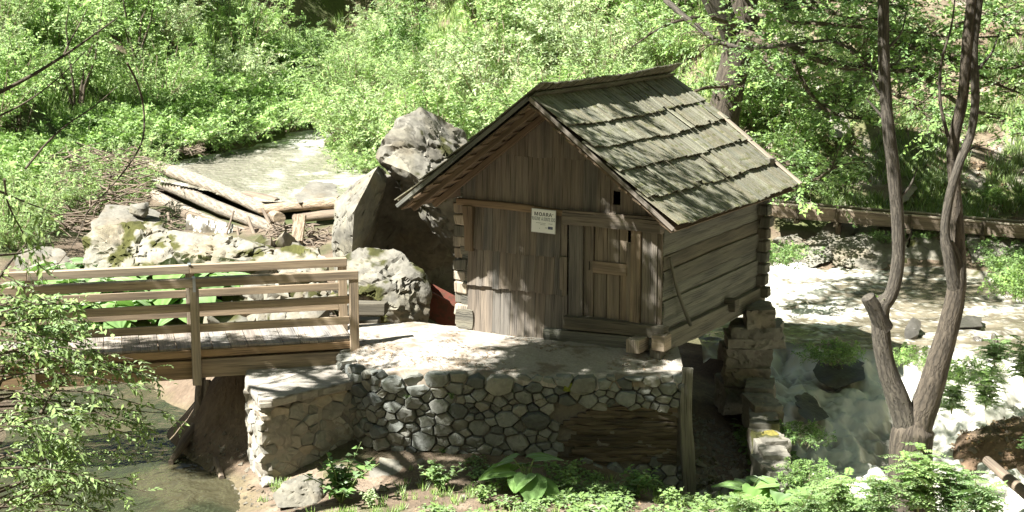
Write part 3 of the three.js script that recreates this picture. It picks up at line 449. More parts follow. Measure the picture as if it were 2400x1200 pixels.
  // ---- sills and threshold
  put('threshold', sweep([V(2.36, 0.4, 0.1), V(3.4, 0.42, 0.12), V(4.48, 0.42, 0.12)], [0.13, 0.125, 0.12], 8, { sq: 6, rough: 0.1, seed: 8, segs: 18, up: V(0, 1, 0) }), M.hewn[2], 0, 0, 0);
  put('sill_log', sweep([V(1.9, 0.1, 0.06), V(3.1, 0.14, 0.08), V(4.2, 0.16, 0.06)], [0.12, 0.13, 0.13], 8, { sq: 5, rough: 0.1, seed: 9, segs: 18, up: V(0, 1, 0) }), M.hewn[0], 0, 0, 0);
  put('log_end', beam(0.26, 0.25, 0.5, 0.02, 0.012), M.pale[0], 4.02, 0.2, 0.36); put('log_end', beam(0.3, 0.3, 0.3, 0.02, 0.012), M.pale[3], 4.42, 0.26, 0.22); put('log_end', beam(0.24, 0.3, 0.24, 0.02, 0.012), M.hewn[3], 4.34, 0.0, 0.2);
  // ---- left corner: the ends of the wall logs, each its own block
  for (let k = 0; k < 12; k++) { const y = -0.08 + k * 0.228; put('log_end', beam(0.3 * between(r, 0.85, 1.15), 0.22, 0.36, 0.03, 0.02), k % 3 ? M.pale[k % 4] : M.hewn[1], -0.07 + between(r, -0.035, 0.035), y, -0.14 + between(r, -0.03, 0.03)); }
  // ---- side and back walls of hewn logs
  for (const [side, name] of [[1, 'wall_log'], [-1, 'wall_log']]) {
    let y = 0.4;
    for (let k = 0; k < 10; k++) { const h = between(r, 0.24, 0.34), x = side > 0 ? W - 0.09 : 0.09, up = 0.02 + 0.02 * k * 0; if (y + h > 3.15) break; const e0 = 0.02, e1 = -L - 0.16 - between(r, 0, 0.12); put(name, sweep([V(x, y + h / 2 - up, e0), V(x + between(r, -0.015, 0.03) * side, y + h / 2 + between(r, -0.02, 0.02), -L * 0.5), V(x, y + h / 2 + up, e1)], [h * 0.5, h * 0.53, h * 0.5], 10, { sq: 10, rough: 0.06, freq: 1.6, seed: k * 3 + side, segs: 26, up: V(0, 1, 0) }), pick(M.hewn, r), 0, 0, 0); y += h - 0.004; }
    put('sill_beam', sweep([V(side > 0 ? W - 0.05 : 0.05, 0.2, 0.1), V(side > 0 ? W - 0.03 : 0.05, 0.2, -L * 0.5), V(side > 0 ? W - 0.05 : 0.05, 0.22, -L - 0.2)], [0.2, 0.21, 0.2], 10, { sq: 6, rough: 0.07, seed: 30 + side, segs: 26, up: V(0, 1, 0) }), M.hewn[1], 0, 0, 0);
  }
  for (let k = 0; k < 12; k++) { put('wall_log', beam(W + 0.3, 0.25, 0.18, 0.03, 0.01), M.hewn[k % 5], mid, 0.2 + k * 0.252, -L - 0.02); put('log_end', beam(0.24, 0.22, 0.26, 0.03, 0.02), M.hewn[(k + 2) % 5], W + 0.16 + between(r, -0.04, 0.05), 0.32 + k * 0.252, -L - 0.03); }
  put('tie_beam', beam(0.75, 0.26, 0.26, 0.02, 0.012), M.hewn[2], W - 0.06, 0.36, -3.1);
  put('back_gable', (() => { const g = new THREE.ExtrudeGeometry(new THREE.Shape([[0, 3], [W, 3], [W, under(W)], [mid, under(mid)], [0, under(0)]].map(([x, y]) => new THREE.Vector2(x, y))), { depth: 0.03, bevelEnabled: false }); return setUV(g, 1); })(), M.siding[2], 0, 0, -L);
  put('floor', beam(W - 0.1, 0.08, L - 0.1, 0.01), M.rotten[1], mid, 0.3, -L / 2);
  // ---- roof
  const roof = new THREE.Group(); roof.name = 'roof'; hut.add(roof);
  const S = (mid + HUT.side) / Math.cos(th), z0 = HUT.front, z1 = -L - HUT.back, len = z0 - z1, cz = (z0 + z1) / 2, cs = Math.cos(th), sn = Math.sin(th);
  const sag = (z) => -0.05 * Math.sin(Math.PI * (z0 - z) / len) + 0.025 * noise3(z * 0.7, 3, 1);
  const onSlope = (sd, s, n, z) => V(mid + sd * (s * cs + n * sn), HUT.ridge - s * sn + n * cs + sag(z), z);
  for (const sd of [1, -1]) { const q = put('roof_boards', beam(S - 0.04, 0.03, len - 0.06, 0, 0), M.under[2], ...onSlope(sd, S / 2, -0.06, cz).toArray(), roof); q.rotation.z = -sd * th; }
  // rafters and laths seen under the front overhang
  for (const sd of [1, -1]) for (const z of [z0 - 0.32, 0.14]) { const q = put('rafter', beam(S - 0.15, 0.12, 0.1, 0.01), M.under[0], ...onSlope(sd, S / 2, -0.17, z).toArray(), roof); q.rotation.z = -sd * th; }
  for (const sd of [1, -1]) for (let k = 0; k < 11; k++) { const s = 0.16 + k * 0.33, e = between(r, -0.1, 0.05), q = put('lath', beam(0.19, 0.035, 1.5, 0.004, 0.01), pick(M.under, r), ...onSlope(sd, s, -0.095, z0 - 0.75 + e).toArray(), roof); q.rotation.z = -sd * (th - 0.14); }
  // bargeboards along the verges
  for (const [sd, z, m] of [[1, z0 + 0.03, M.siding[2]], [-1, z0 + 0.03, M.hewn[0]], [1, z1 - 0.03, M.hewn[1]]]) { const q = put('bargeboard', beam(S, 0.075, 0.03, 0.004), m, ...onSlope(sd, S / 2 + 0.02, -0.02, z).toArray(), roof); q.rotation.z = -sd * th; }
  for (const [s0, s1] of [[1.35, 2.3], [2.25, S + 0.05]]) { const q = put('verge_board', beam(s1 - s0, 0.03, 0.16, 0.005, 0.008), M.pale[2], ...onSlope(1, (s0 + s1) / 2, 0.115, z1 + 0.07).toArray(), roof); q.rotation.z = -th + 0.012; q.rotation.y = 0.02; }
  // shingles: five courses on the right slope, every shingle its own
  const cut = [0, 0.25, 0.42, 0.595, 0.8, 1.0], N = 45, wS = len / N;
  for (let c = 0; c < 5; c++) {
    const s0 = cut[c] * S - (c ? 0.24 : -0.02), s1 = cut[c + 1] * S + 0.03, l = s1 - s0, tilt = 0.055 / l + 0.02, geos = [0, 1, 2, 3].map(() => beam(l, 0.02, wS * 0.94, 0, 0.004));
    for (let i = 0; i < N; i++) {
      const z = z0 - (i + 0.5) * wS, j = 0.035 * noise3(z * 2.2, c * 7, 5) + between(r, -0.017, 0.017) - (r() < 0.035 ? between(r, 0.04, 0.09) : 0), lift = (r() < 0.05 ? 0.025 : 0) + 0.02 * noise3(z * 1.3, c * 3, 9) + between(r, 0, 0.01), p = onSlope(1, (s0 + s1) / 2 + j, 0.02 + 0.045 + lift, z);
      const q = put('shingle', pick(geos, r), pick(M.shingle, r), p.x, p.y, p.z, roof); q.rotation.set(between(r, -0.09, 0.09), between(r, -0.016, 0.016), -th + tilt);
    }
  }
  // the left slope's top course stands up past the ridge and shelters it
  { const geos = [0, 1, 2].map(() => beam(1.2, 0.025, wS * 0.98, 0, 0.003)); for (let i = 0; i < N; i++) { const z = z0 - (i + 0.5) * wS, q = put('ridge_shingle', pick(geos, r), pick(M.shingle, r), ...onSlope(-1, 0.26 + 0.03 * noise3(z * 2, 1, 2) + between(r, -0.015, 0.015) - 0.06 * smoothstep(z, 0, -5), 0.075 + between(r, 0, 0.012), z).toArray(), roof); q.rotation.z = th; } }
  { const q = put('ridge_board', beam(0.2, 0.03, len - 0.1, 0.004, 0.006), M.shingle[2], ...onSlope(-1, -0.07, 0.03, cz).toArray(), roof); q.rotation.z = th; }
  for (let c = 1; c < 5; c++) { const list = [], s0 = cut[c] * S - 0.2, s1 = cut[c + 1] * S + 0.03, l = s1 - s0; for (let i = 0; i < N; i++) { const z = z0 - (i + 0.5) * wS, g = beam(l, 0.02, wS * 0.96, 0, 0.003), p = onSlope(-1, (s0 + s1) / 2 + between(r, -0.025, 0.025), 0.075 + between(r, 0, 0.012), z); g.rotateZ(th - 0.07); g.translate(p.x, p.y, p.z); list.push(g); } stuff(put('shingle_course', merge(list), M.shingle[c], 0, 0, 0, roof)); }
}
// the sign on the wall plate
{
  const s = thing('sign', 'white square sign reading MOARA fixed to the front wall of the hut', 'sign', V(0, 0, 0), 0);
  const cv = document.createElement('canvas'); cv.width = 512; cv.height = 480; const c = cv.getContext('2d');
  c.fillStyle = '#e9ebe8'; c.fillRect(0, 0, 512, 480); c.fillStyle = '#23262a'; c.textAlign = 'center'; c.textBaseline = 'alphabetic';
  c.font = 'bold 112px sans-serif'; c.fillText('MOARA', 244, 132); c.fillRect(452, 70, 22, 14);
  c.fillStyle = '#59636b'; c.save(); c.translate(256, 232); c.scale(0.56, 1.15); c.font = 'bold 92px sans-serif'; c.fillText('RUGINEȚA DINTE IOD', 0, 0); c.restore();
  c.fillStyle = '#7f8a86'; c.font = '22px sans-serif'; for (const [y, a, b] of [[290, 40, 460], [322, 160, 300]]) for (let x = a; x < b; x += 9) if ((x * 7) % 31 > 6) c.fillRect(x, y - 10, 7, 10 + (x % 3));
  c.fillStyle = '#6d757b'; for (let x = 300; x < 350; x += 9) c.fillRect(x, 372, 6, 16); c.fillStyle = '#2b3550'; c.fillRect(364, 346, 104, 58); c.fillStyle = '#7b83a0'; c.fillRect(390, 362, 60, 10); c.fillRect(400, 382, 44, 9); c.fillStyle = '#8a8f8c'; c.fillRect(172, 392, 10, 20);
  const t = new THREE.CanvasTexture(cv); t.colorSpace = THREE.SRGBColorSpace;
  const q = mesh('panel', new RoundedBoxGeometry(0.53, 0.46, 0.014, 2, 0.006), mat([0.7, 0.71, 0.7], null, 0, 0.5), s);
  const f = mesh('printed_face', new THREE.PlaneGeometry(0.5, 0.43), new THREE.MeshStandardMaterial({ map: t, roughness: 0.45 }), s); f.position.z = 0.0095;
  const u = V(Math.cos(HUT.a), 0, Math.sin(HUT.a)), n = V(-Math.sin(HUT.a), 0, Math.cos(HUT.a));
  s.position.copy(hut.position).addScaledVector(u, 1.9).addScaledVector(n, 0.185).add(V(0, 2.34, 0)); s.rotation.set(0, -HUT.a, -0.025, 'YXZ');
}
// pole leaning on the side wall
{
  const u = V(Math.cos(HUT.a), 0, Math.sin(HUT.a)), b = V(Math.sin(HUT.a), 0, -Math.cos(HUT.a)), P = (x, y, w) => hut.position.clone().addScaledVector(u, x).addScaledVector(b, w).add(V(0, y, 0));
  const t = thing('wooden_pole', 'thin wooden pole leaning against the log side wall of the hut', 'pole');
  mesh('pole', sweep([P(4.6, 0.4, 0.75), P(4.48, 1.1, 0.4), P(4.42, 1.8, 0.12)], [0.035, 0.035, 0.03], 7, { seed: 2, rough: 0.15, segs: 12 }), M.hewn[3], t);
}
// ------------------------------------------------------------------ boulders and rocks (hulls of surveyed points)
const P3 = (list) => list.map(([x, y, d]) => at(x, y, d));
{
  const b = thing('boulder', 'huge split boulder taller than the hut eaves standing left behind the hut', 'boulder');
  mesh('upper_block', hullRock(P3([[950, 262, 40], [985, 246, 40.4], [1040, 268, 41], [1095, 315, 41.3], [905, 320, 39.2], [880, 370, 39.1], [962, 405, 38.4], [1015, 445, 38.3], [1098, 470, 38.7], [1130, 540, 39.6], [905, 330, 41.8], [1000, 290, 42.6], [1110, 420, 42.8], [940, 432, 40], [1090, 640, 39.8]]), { edge: 0.11, amp: 0.24, freq: 0.8, seed: 3, moss: 0.16, pale: 0.7, dark: 0.7 }), M.rock, b);
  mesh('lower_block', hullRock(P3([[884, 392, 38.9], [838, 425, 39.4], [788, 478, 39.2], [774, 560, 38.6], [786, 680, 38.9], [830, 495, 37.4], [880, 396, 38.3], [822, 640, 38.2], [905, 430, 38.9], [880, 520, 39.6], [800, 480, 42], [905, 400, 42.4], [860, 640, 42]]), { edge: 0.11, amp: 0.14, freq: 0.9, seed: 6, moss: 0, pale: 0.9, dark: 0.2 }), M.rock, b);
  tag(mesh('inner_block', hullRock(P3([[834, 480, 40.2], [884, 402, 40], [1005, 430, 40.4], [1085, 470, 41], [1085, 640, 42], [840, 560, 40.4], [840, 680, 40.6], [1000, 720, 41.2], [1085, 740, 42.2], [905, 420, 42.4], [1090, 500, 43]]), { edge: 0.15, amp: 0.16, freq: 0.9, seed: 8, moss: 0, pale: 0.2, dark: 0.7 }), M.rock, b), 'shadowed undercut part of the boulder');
}
function rock(label, pts, opt, m = M.rock, group, name = 'rock') { const c = pts.reduce((s, v) => s.addScaledVector(v, 1 / pts.length), V(0, 0, 0)); const q = mesh(name, hullRock(pts.map((v) => v.clone().sub(c)), opt), m); q.position.copy(c); return tag(q, label, 'rock', group); }
rock('rounded mottled mossy boulder between the bridge end and the hut', P3([[792, 602, 36.6], [842, 578, 36.9], [925, 590, 36.7], [990, 632, 36.4], [1008, 690, 36.3], [1000, 765, 36.0], [930, 728, 35.5], [850, 690, 35.5], [790, 690, 35.9], [850, 590, 38.2], [1000, 650, 38.3], [820, 790, 36.6], [960, 830, 36.4]]), { edge: 0.09, amp: 0.15, freq: 1.2, seed: 9, moss: 0.45, pale: 0.9, dark: 0.6 }, M.rock);
rock('long pale limestone ledge, mossy and cleft, behind the left part of the bridge', P3([[198, 560, 42.4], [225, 540, 42.6], [275, 524, 42.8], [330, 522, 43], [395, 535, 43], [410, 600, 42], [300, 640, 41.6], [195, 640, 41.8], [205, 720, 42], [420, 720, 42.3], [260, 540, 44.5], [400, 550, 44.5]]), { edge: 0.1, amp: 0.26, freq: 1.2, seed: 14, moss: 0.6, pale: 0.8, dark: 0.2 }, M.rockPale);
rock('low white limestone ledge running right from the mossy ledge behind the bridge', P3([[390, 540, 42.9], [480, 552, 42.8], [560, 560, 42.6], [620, 575, 42.4], [650, 590, 42.2], [400, 590, 42.0], [500, 600, 41.8], [640, 620, 41.8], [640, 690, 42], [400, 720, 42.3], [420, 545, 44.4], [640, 580, 44]]), { edge: 0.1, amp: 0.26, freq: 1.1, seed: 17, moss: 0.25, pale: 1, dark: 0.1 }, M.rockPale);
rock('pale rock with a moss cap against the far handrail end', P3([[640, 590, 40.3], [690, 572, 40.5], [740, 585, 40.4], [770, 610, 40], [760, 660, 39.6], [650, 660, 39.6], [660, 700, 40], [770, 700, 40.2], [690, 585, 41.8]]), { edge: 0.12, amp: 0.14, freq: 1.4, seed: 19, moss: 0.6, pale: 0.9, dark: 0.2 }, M.rockPale);
rock('flat grey slab in the shade left of the log dam', P3([[215, 520, 46.5], [250, 482, 47.5], [330, 478, 48], [372, 500, 47.5], [370, 528, 46.5], [230, 560, 46], [360, 560, 46], [300, 490, 49]]), { edge: 0.2, amp: 0.16, seed: 22, moss: 0.1, pale: 0.2 }, M.rock);
rock('round pale cobble lying on the grey slab left of the dam', looseHull(rng(3), 0.33, 0.29, 0.3, 22).map((v) => v.add(at(328, 492, 46.8))), { edge: 0.1, amp: 0.04, freq: 3, seed: 24, moss: 0, pale: 0.8, dark: 0 }, M.rock);
rock('broad flat brown rock at the left edge behind the railing', P3([[35, 600, 43], [70, 572, 44], [140, 578, 44.2], [175, 610, 43.4], [180, 640, 42.8], [40, 660, 42.6], [170, 690, 43], [100, 580, 45.4]]), { edge: 0.18, amp: 0.16, seed: 27, moss: 0.1, pale: 0.4 }, M.rock);
rock('dark wet rock at the dam end under the big boulder', P3([[690, 460, 52], [735, 425, 54], [780, 428, 54.4], [800, 455, 52.5], [790, 470, 51.5], [700, 475, 51.5], [760, 440, 55.4], [740, 500, 53]]), { edge: 0.2, amp: 0.12, seed: 29, moss: 0, pale: 0.2 }, M.rock);
rock('rounded tan boulder at the foot of the stone bridge pier', P3([[640, 1160, 26.9], [665, 1130, 27.1], [720, 1108, 27.4], [755, 1125, 27.4], [762, 1160, 27.2], [740, 1188, 26.8], [650, 1190, 26.7], [700, 1120, 27.9], [660, 1200, 27.3]]), { edge: 0.07, amp: 0.06, freq: 2.4, seed: 31, moss: 0.2, pale: 0.5, dark: 0.2 });
rock('slumped pale stone at the left foot of the terrace wall', P3([[868, 1100, 28.2], [890, 1072, 28.5], [935, 1080, 28.5], [955, 1115, 28.1], [930, 1145, 27.7], [860, 1140, 27.8], [900, 1085, 28.7]]), { edge: 0.08, amp: 0.06, freq: 2.4, seed: 35, moss: 0.1, pale: 0.6 });
rock('smooth white rock at the bottom edge of the picture', P3([[1345, 1196, 25.9], [1380, 1180, 26.1], [1430, 1184, 26.1], [1440, 1200, 25.8], [1360, 1215, 25.6], [1420, 1220, 25.7], [1390, 1188, 26.4]]), { edge: 0.06, amp: 0.04, freq: 3, seed: 37, moss: 0, pale: 1, dark: 0 }, M.rockPale);
rock('dark slanting boulder in the shade under the wooden flume', P3([[1875, 600, 46], [1880, 570, 46.5], [1930, 530, 47], [1975, 515, 47.4], [2005, 530, 47.2], [1990, 570, 46.4], [1950, 610, 45.6], [1890, 630, 45.4], [1960, 530, 48.4]]), { edge: 0.18, amp: 0.16, seed: 41, moss: 0.1, pale: 0 }, M.rock);
rock('grey weathered rock bank at the water under the flume', P3([[1940, 570, 46], [1975, 555, 46.3], [2050, 545, 46.6], [2105, 525, 46.8], [2135, 560, 46], [2140, 635, 44.8], [2040, 640, 44.8], [1950, 625, 45.2], [1945, 600, 45.4], [2080, 530, 48.2], [1960, 560, 48]]), { edge: 0.18, amp: 0.24, freq: 0.9, seed: 43, moss: 0.35, pale: 0.4 }, M.rock);
rock('grey rock bank between the forked tree stems under the flume', P3([[2130, 530, 46.4], [2170, 512, 46.8], [2230, 530, 46.4], [2260, 590, 45.4], [2230, 640, 44.6], [2120, 640, 44.8], [2180, 520, 48]]), { edge: 0.18, amp: 0.22, freq: 0.9, seed: 45, moss: 0.3, pale: 0.4 }, M.rock);
rock('brown rock bank in the shade at the right edge under the flume', P3([[2260, 555, 45.6], [2320, 535, 46], [2400, 545, 45.6], [2460, 580, 45], [2440, 670, 43.6], [2300, 660, 44], [2360, 560, 47.4]]), { edge: 0.18, amp: 0.2, seed: 47, moss: 0.3, pale: 0.2 }, M.rock);
rock('low dark rock shelf at the waterline below the flume', P3([[2060, 640, 44.6], [2120, 622, 45], [2240, 626, 44.4], [2330, 640, 43.8], [2320, 668, 43.2], [2080, 662, 44], [2200, 630, 46]]), { edge: 0.18, amp: 0.16, seed: 46, moss: 0.1, pale: 0.2 }, M.rock);
rock('dark rock face under the left end of the flume behind the hut corner', P3([[1800, 640, 45.6], [1810, 560, 46.6], [1870, 545, 47], [1900, 590, 46.4], [1890, 640, 45.4], [1840, 560, 48]]), { edge: 0.18, amp: 0.2, seed: 48, moss: 0.1, pale: 0 }, M.rock);
rock('wet black stone breaking the surface right of the forked tree', P3([[2235, 752, 37.4], [2265, 738, 37.8], [2300, 742, 37.8], [2303, 765, 37.2], [2240, 768, 37], [2290, 780, 37.4], [2270, 745, 38.4]]), { edge: 0.12, amp: 0.06, freq: 2, seed: 49, moss: 0, pale: 0, dark: 0.6 }, M.wetRock, 'wet stones in the river');
rock('dark stone topped by spray between the forks of the tree', P3([[2118, 770, 36.6], [2140, 742, 36.9], [2158, 755, 36.8], [2155, 785, 36.4], [2120, 800, 36.2], [2150, 800, 36.4], [2138, 750, 37.4]]), { edge: 0.12, amp: 0.06, freq: 2, seed: 51, moss: 0, pale: 0 }, M.wetRock);
rock('dark rock splitting the falls under the small leafy branch', P3([[1905, 868, 34.2], [1925, 840, 34.6], [1990, 836, 34.6], [2030, 850, 34.4], [2025, 890, 33.8], [1920, 895, 33.7], [1960, 910, 33.6], [1960, 845, 35.2]]), { edge: 0.14, amp: 0.12, freq: 1.6, seed: 53, moss: 0, pale: 0 }, M.wetRock);
rock('dark wet rock beside the masonry line in the white water', P3([[1865, 930, 33], [1890, 915, 33.4], [1920, 940, 33], [1940, 975, 32.4], [1900, 990, 32], [1870, 965, 32.4], [1900, 930, 34]]), { edge: 0.14, amp: 0.1, freq: 1.6, seed: 55, moss: 0, pale: 0 }, M.wetRock);
for (const [n, label, list, sd, m, mo] of [
  ['rock', 'brilliant white rock on the right hillside above the flume', [[1935, 300, 51.6], [1950, 272, 52], [1975, 268, 52.2], [1990, 300, 51.6], [1985, 322, 51], [1940, 322, 51], [1960, 280, 53]], 57, M.rockPale, 0],
  ['rock', 'white limestone outcrop behind the left stem of the forked tree', [[2130, 330, 52], [2150, 285, 53], [2210, 275, 53.4], [2240, 300, 53], [2235, 350, 52], [2140, 350, 51.6], [2190, 290, 55], [2180, 365, 51.6]], 59, M.rockPale, 0.3],
  ['rock', 'mossy limestone outcrop on the right hillside at the picture edge', [[2300, 290, 53], [2330, 230, 54.4], [2400, 225, 54.6], [2460, 260, 54], [2440, 360, 52], [2320, 370, 51.6], [2380, 240, 56]], 61, M.rockPale, 0.55],
  ['rock', 'low pale outcrop below the mossy limestone at the right edge', [[2290, 400, 49.6], [2330, 375, 50.4], [2390, 390, 50], [2400, 440, 48.8], [2300, 440, 48.8], [2350, 385, 51.4]], 63, M.rockPale, 0.4],
  ['rock', 'leaning grey slab lying on the bank above the flume', [[2105, 465, 48], [2130, 438, 48.8], [2150, 440, 48.8], [2130, 470, 48], [2110, 478, 47.8], [2140, 445, 49.4]], 65, M.rockPale, 0],
  ['rock', 'dark mossy crag on the right hillside between the big tree and forked tree', [[2080, 230, 55], [2110, 200, 56], [2130, 215, 55.6], [2130, 260, 54.4], [2090, 275, 54.2], [2110, 210, 57]], 67, M.rock, 0.5],
  ['rock', 'pale rock patch on the hillside top right behind the branches', [[2300, 130, 58], [2350, 100, 59], [2410, 120, 58.4], [2400, 170, 57], [2310, 180, 57], [2350, 110, 60]], 69, M.rockPale, 0.4],
]) rock(label, P3(list), { edge: 0.22, amp: 0.2, freq: 0.9, seed: sd, moss: mo, pale: 0.6, dark: 0.3 }, m, null, n);
// cobbles and broken stones on the stream bed behind the bridge, each its own stone
{
  const r = rng(91), geos = Array.from({ length: 7 }, (_, i) => hullRock(looseHull(rng(i + 60), 0.5, 0.36, 0.45, 13), { edge: 0.22, amp: 0.1, freq: 2, seed: 80 + i, moss: i % 3 ? 0.15 : 0.5, pale: 0.6, dark: 0.3 }));
  const stone = (label, group, p, s, m) => { const q = mesh('stone', pick(geos, r), m); q.position.copy(p); q.scale.setScalar(s); q.rotation.set(r() * 6, r() * 6, r() * 6); tag(q, label, 'stone', group); };
  for (let k = 0; k < 60; k++) { const p = onY(between(r, 470, 800), between(r, 660, 790), -0.95); p.y = groundY(p.x, -p.z) + 0.1; stone('broken mossy stone in the heap seen through the right railing bay', 'stones behind the right railing bay', p, between(r, 0.5, 1.1), pick([M.rock, M.rockPale, M.rock], r)); }
  for (let k = 0; k < 26; k++) { const p = ground(between(r, -11.8, -5), between(r, 43.5, 48.5), 0.05); stone('stone on the stream bed below the log dam', 'stones below the log dam', p, between(r, 0.4, 1.2), pick([M.rock, M.rock], r)); }
  for (let k = 0; k < 30; k++) { const p = ground(between(r, 3.3, 4.6), between(r, 27.4, 30.5), 0.02); stone('stone lying in the dark wheel pit under the hut', 'stones in the wheel pit', p, between(r, 0.15, 0.36), M.rock); }
  for (let k = 0; k < 16; k++) { const p = ground(between(r, -4.5, 3), between(r, 26.6, 28.5), 0.02); stone('small stone on the dirt in front of the terrace wall', 'small stones before the terrace', p, between(r, 0.1, 0.28), M.rock); }
  for (let k = 0; k < 5; k++) { const p = V(between(r, 9, 16), -1.2, -between(r, 35.6, 37.2)); stone('small wet stone on the lip of the weir', 'wet stones on the weir lip', p, between(r, 0.25, 0.42), M.wetRock); }
}
// ------------------------------------------------------------------ stacked slabs that carry the back corner of the hut, and the masonry line in front
{
  const t = thing('stone_pier', 'stack of dark flat slabs carrying the rear right corner of the hut', 'pier'), r = rng(33);
  for (const [x0, x1, y0, y1, d] of [[1742, 1812, 714, 762, 33.4], [1712, 1832, 756, 790, 33.4], [1700, 1838, 782, 806, 33.4], [1690, 1800, 806, 850, 33.5], [1692, 1802, 848, 892, 33.5], [1680, 1796, 890, 960, 33.6]]) {
    const a = at(x0, y1, d), b = at(x1, y0, d), c = a.clone().lerp(b, 0.5), w = b.x - a.x, h = b.y - a.y, pts = [];
    for (const sx of [-0.5, 0.5]) for (const sy of [-0.5, 0.5]) for (const sz of [-0.5, 0.5]) pts.push(V(sx * w * between(r, 0.88, 1.04), sy * h * between(r, 0.85, 1.05), sz * 1.1 * between(r, 0.85, 1)));
    const q = mesh('slab', hullRock(pts, { edge: 0.1, amp: 0.1, freq: 2.2, seed: x0 % 37, moss: 0, pale: 0.3, dark: 0.3 }), M.rock, t); q.position.copy(c); q.rotation.y = between(r, -0.2, 0.1);
  }
  const w = thing('masonry_wall', 'narrow line of stone blocks between the wheel pit and the white water, one capped with yellow moss', 'wall');
  for (const [x, y, d, s, m, mo] of [[1782, 925, 32.6, 0.62, 1, 0], [1786, 965, 31.6, 0.6, 1, 0], [1790, 1005, 30.8, 0.58, 0, 0.2], [1800, 1048, 29.9, 0.56, 0, 0.5], [1806, 1080, 29.2, 0.5, 0, 0.1], [1812, 1118, 28.5, 0.54, 0, 0]]) {
    const pts = []; for (const sx of [-0.5, 0.5]) for (const sy of [-0.6, 0.45]) for (const sz of [-0.6, 0.6]) pts.push(V(sx * s * between(r, 0.85, 1.05), sy * 0.62 * between(r, 0.85, 1.05), sz * 0.95 * between(r, 0.85, 1)));
    const q = mesh('block', hullRock(pts, { edge: 0.12, amp: 0.07, freq: 2.2, seed: x % 29, moss: mo, pale: 0.4, dark: 0.2 }), m ? M.rock : M.rock, w); q.position.copy(at(x, y, d)); q.rotation.y = between(r, -0.2, 0.2);
    if (mo > 0.4) { const c = mesh('moss_cap', hullRock(looseHull(r, 0.24, 0.09, 0.3, 18), { edge: 0.09, amp: 0.05, freq: 4, seed: 5, moss: 0, pale: 0.3, dark: 0 }), mat([0.3, 0.27, 0.06], T.soil, 0.01), w); c.position.copy(at(x, y - 26, d)); tag(c, 'yellow moss cap'); }
  }
}
// ------------------------------------------------------------------ logs of the dam, stakes, driftwood
function log(name, label, pts, rad, m, group, cat = 'log', opt = {}) { const t = mesh(name, sweep(pts, rad, 12, { rough: 0.09, freq: 1.5, seed: used.get(name) || 0, segs: 24, ...opt }), m); return tag(t, label, cat, group); }
log('dam_log', 'topmost long barked log of the dam, sunlit at its left end', P3([[322, 374, 61.4], [400, 400, 59.5], [470, 425, 57.4], [540, 455, 55.3], [618, 492, 53.2]]), [0.23, 0.235, 0.225, 0.21, 0.2], M.logs[0]);
log('dam_log', 'second long log of the dam, under the topmost one', P3([[328, 412, 60.8], [420, 446, 58.2], [520, 490, 55.1], [600, 520, 52.9], [660, 542, 51.5]]), [0.21, 0.225, 0.225, 0.21, 0.2], M.logs[1]);
log('dam_log', 'third and lowest long log of the dam, partly in shade', P3([[352, 452, 59.2], [420, 488, 57], [500, 524, 54.6], [580, 552, 52.6], [650, 576, 51]]), [0.2, 0.215, 0.21, 0.2, 0.18], M.logs[2]);
log('dam_log', 'dark wet log at the foot of the dam', P3([[430, 500, 54.5], [520, 535, 53], [640, 570, 51.2]]), [0.17, 0.19, 0.17], M.drift[0]);
log('dam_log', 'half sunken log end lying behind the topmost dam log', P3([[575, 455, 55.2], [620, 466, 54.4], [650, 475, 53.8]]), [0.12, 0.17, 0.15], M.drift[1]);
log('cross_log', 'peeled white log from the dam to the big boulder', P3([[612, 492, 52.6], [700, 482, 51.8], [795, 474, 51.2]]), [0.17, 0.17, 0.19], M.logs[3]);
log('cross_log', 'grey log under the white one beside the big boulder', P3([[690, 513, 51.6], [800, 500, 51]]), [0.15, 0.17], M.drift[2]);
log('cross_log', 'short peeled log end poking out under the white log', P3([[655, 512, 51], [640, 505, 52.4]]), [0.2, 0.2], M.logs[3]);
{ const a = at(695, 528, 48.6), b = at(700, 580, 47.6); const q = mesh('plank', beam(0.36, a.distanceTo(b) + 0.25, 0.14, 0.012, 0.02), M.logs[3]); q.position.copy(a.clone().lerp(b, 0.5)); q.rotation.set(-0.5, 0, -0.06); tag(q, 'short upright white plank splintered at the top beside the dam', 'plank'); }
for (const [label, a, b, w] of [['thin pale stake leaning against the lower dam log', [548, 495, 52.4], [530, 552, 51.4], 0.035], ['dark stake leaning right at the dam end', [615, 490, 52], [652, 560, 50.4], 0.055], ['rough stake in the middle of the dam', [580, 510, 52.2], [606, 572, 50.8], 0.06], ['dark prop under the peeled cross log', [628, 502, 51.4], [668, 540, 50.6], 0.035], ['short stub stake below the dam', [556, 535, 51.6], [560, 556, 51], 0.04], ['short grey stake left of the dam foot', [394, 500, 53], [396, 520, 52.4], 0.05], ['upright dark stake at the left dam end', [336, 405, 59.4], [332, 450, 58.4], 0.09], ['thin stake beside the round cobble', [348, 465, 56], [347, 482, 55.5], 0.05]]) log('stake', label, P3([a, b]), w, pick(M.drift, rng(w * 999)), null, 'stake', { segs: 8, rough: 0.2, freq: 4 });
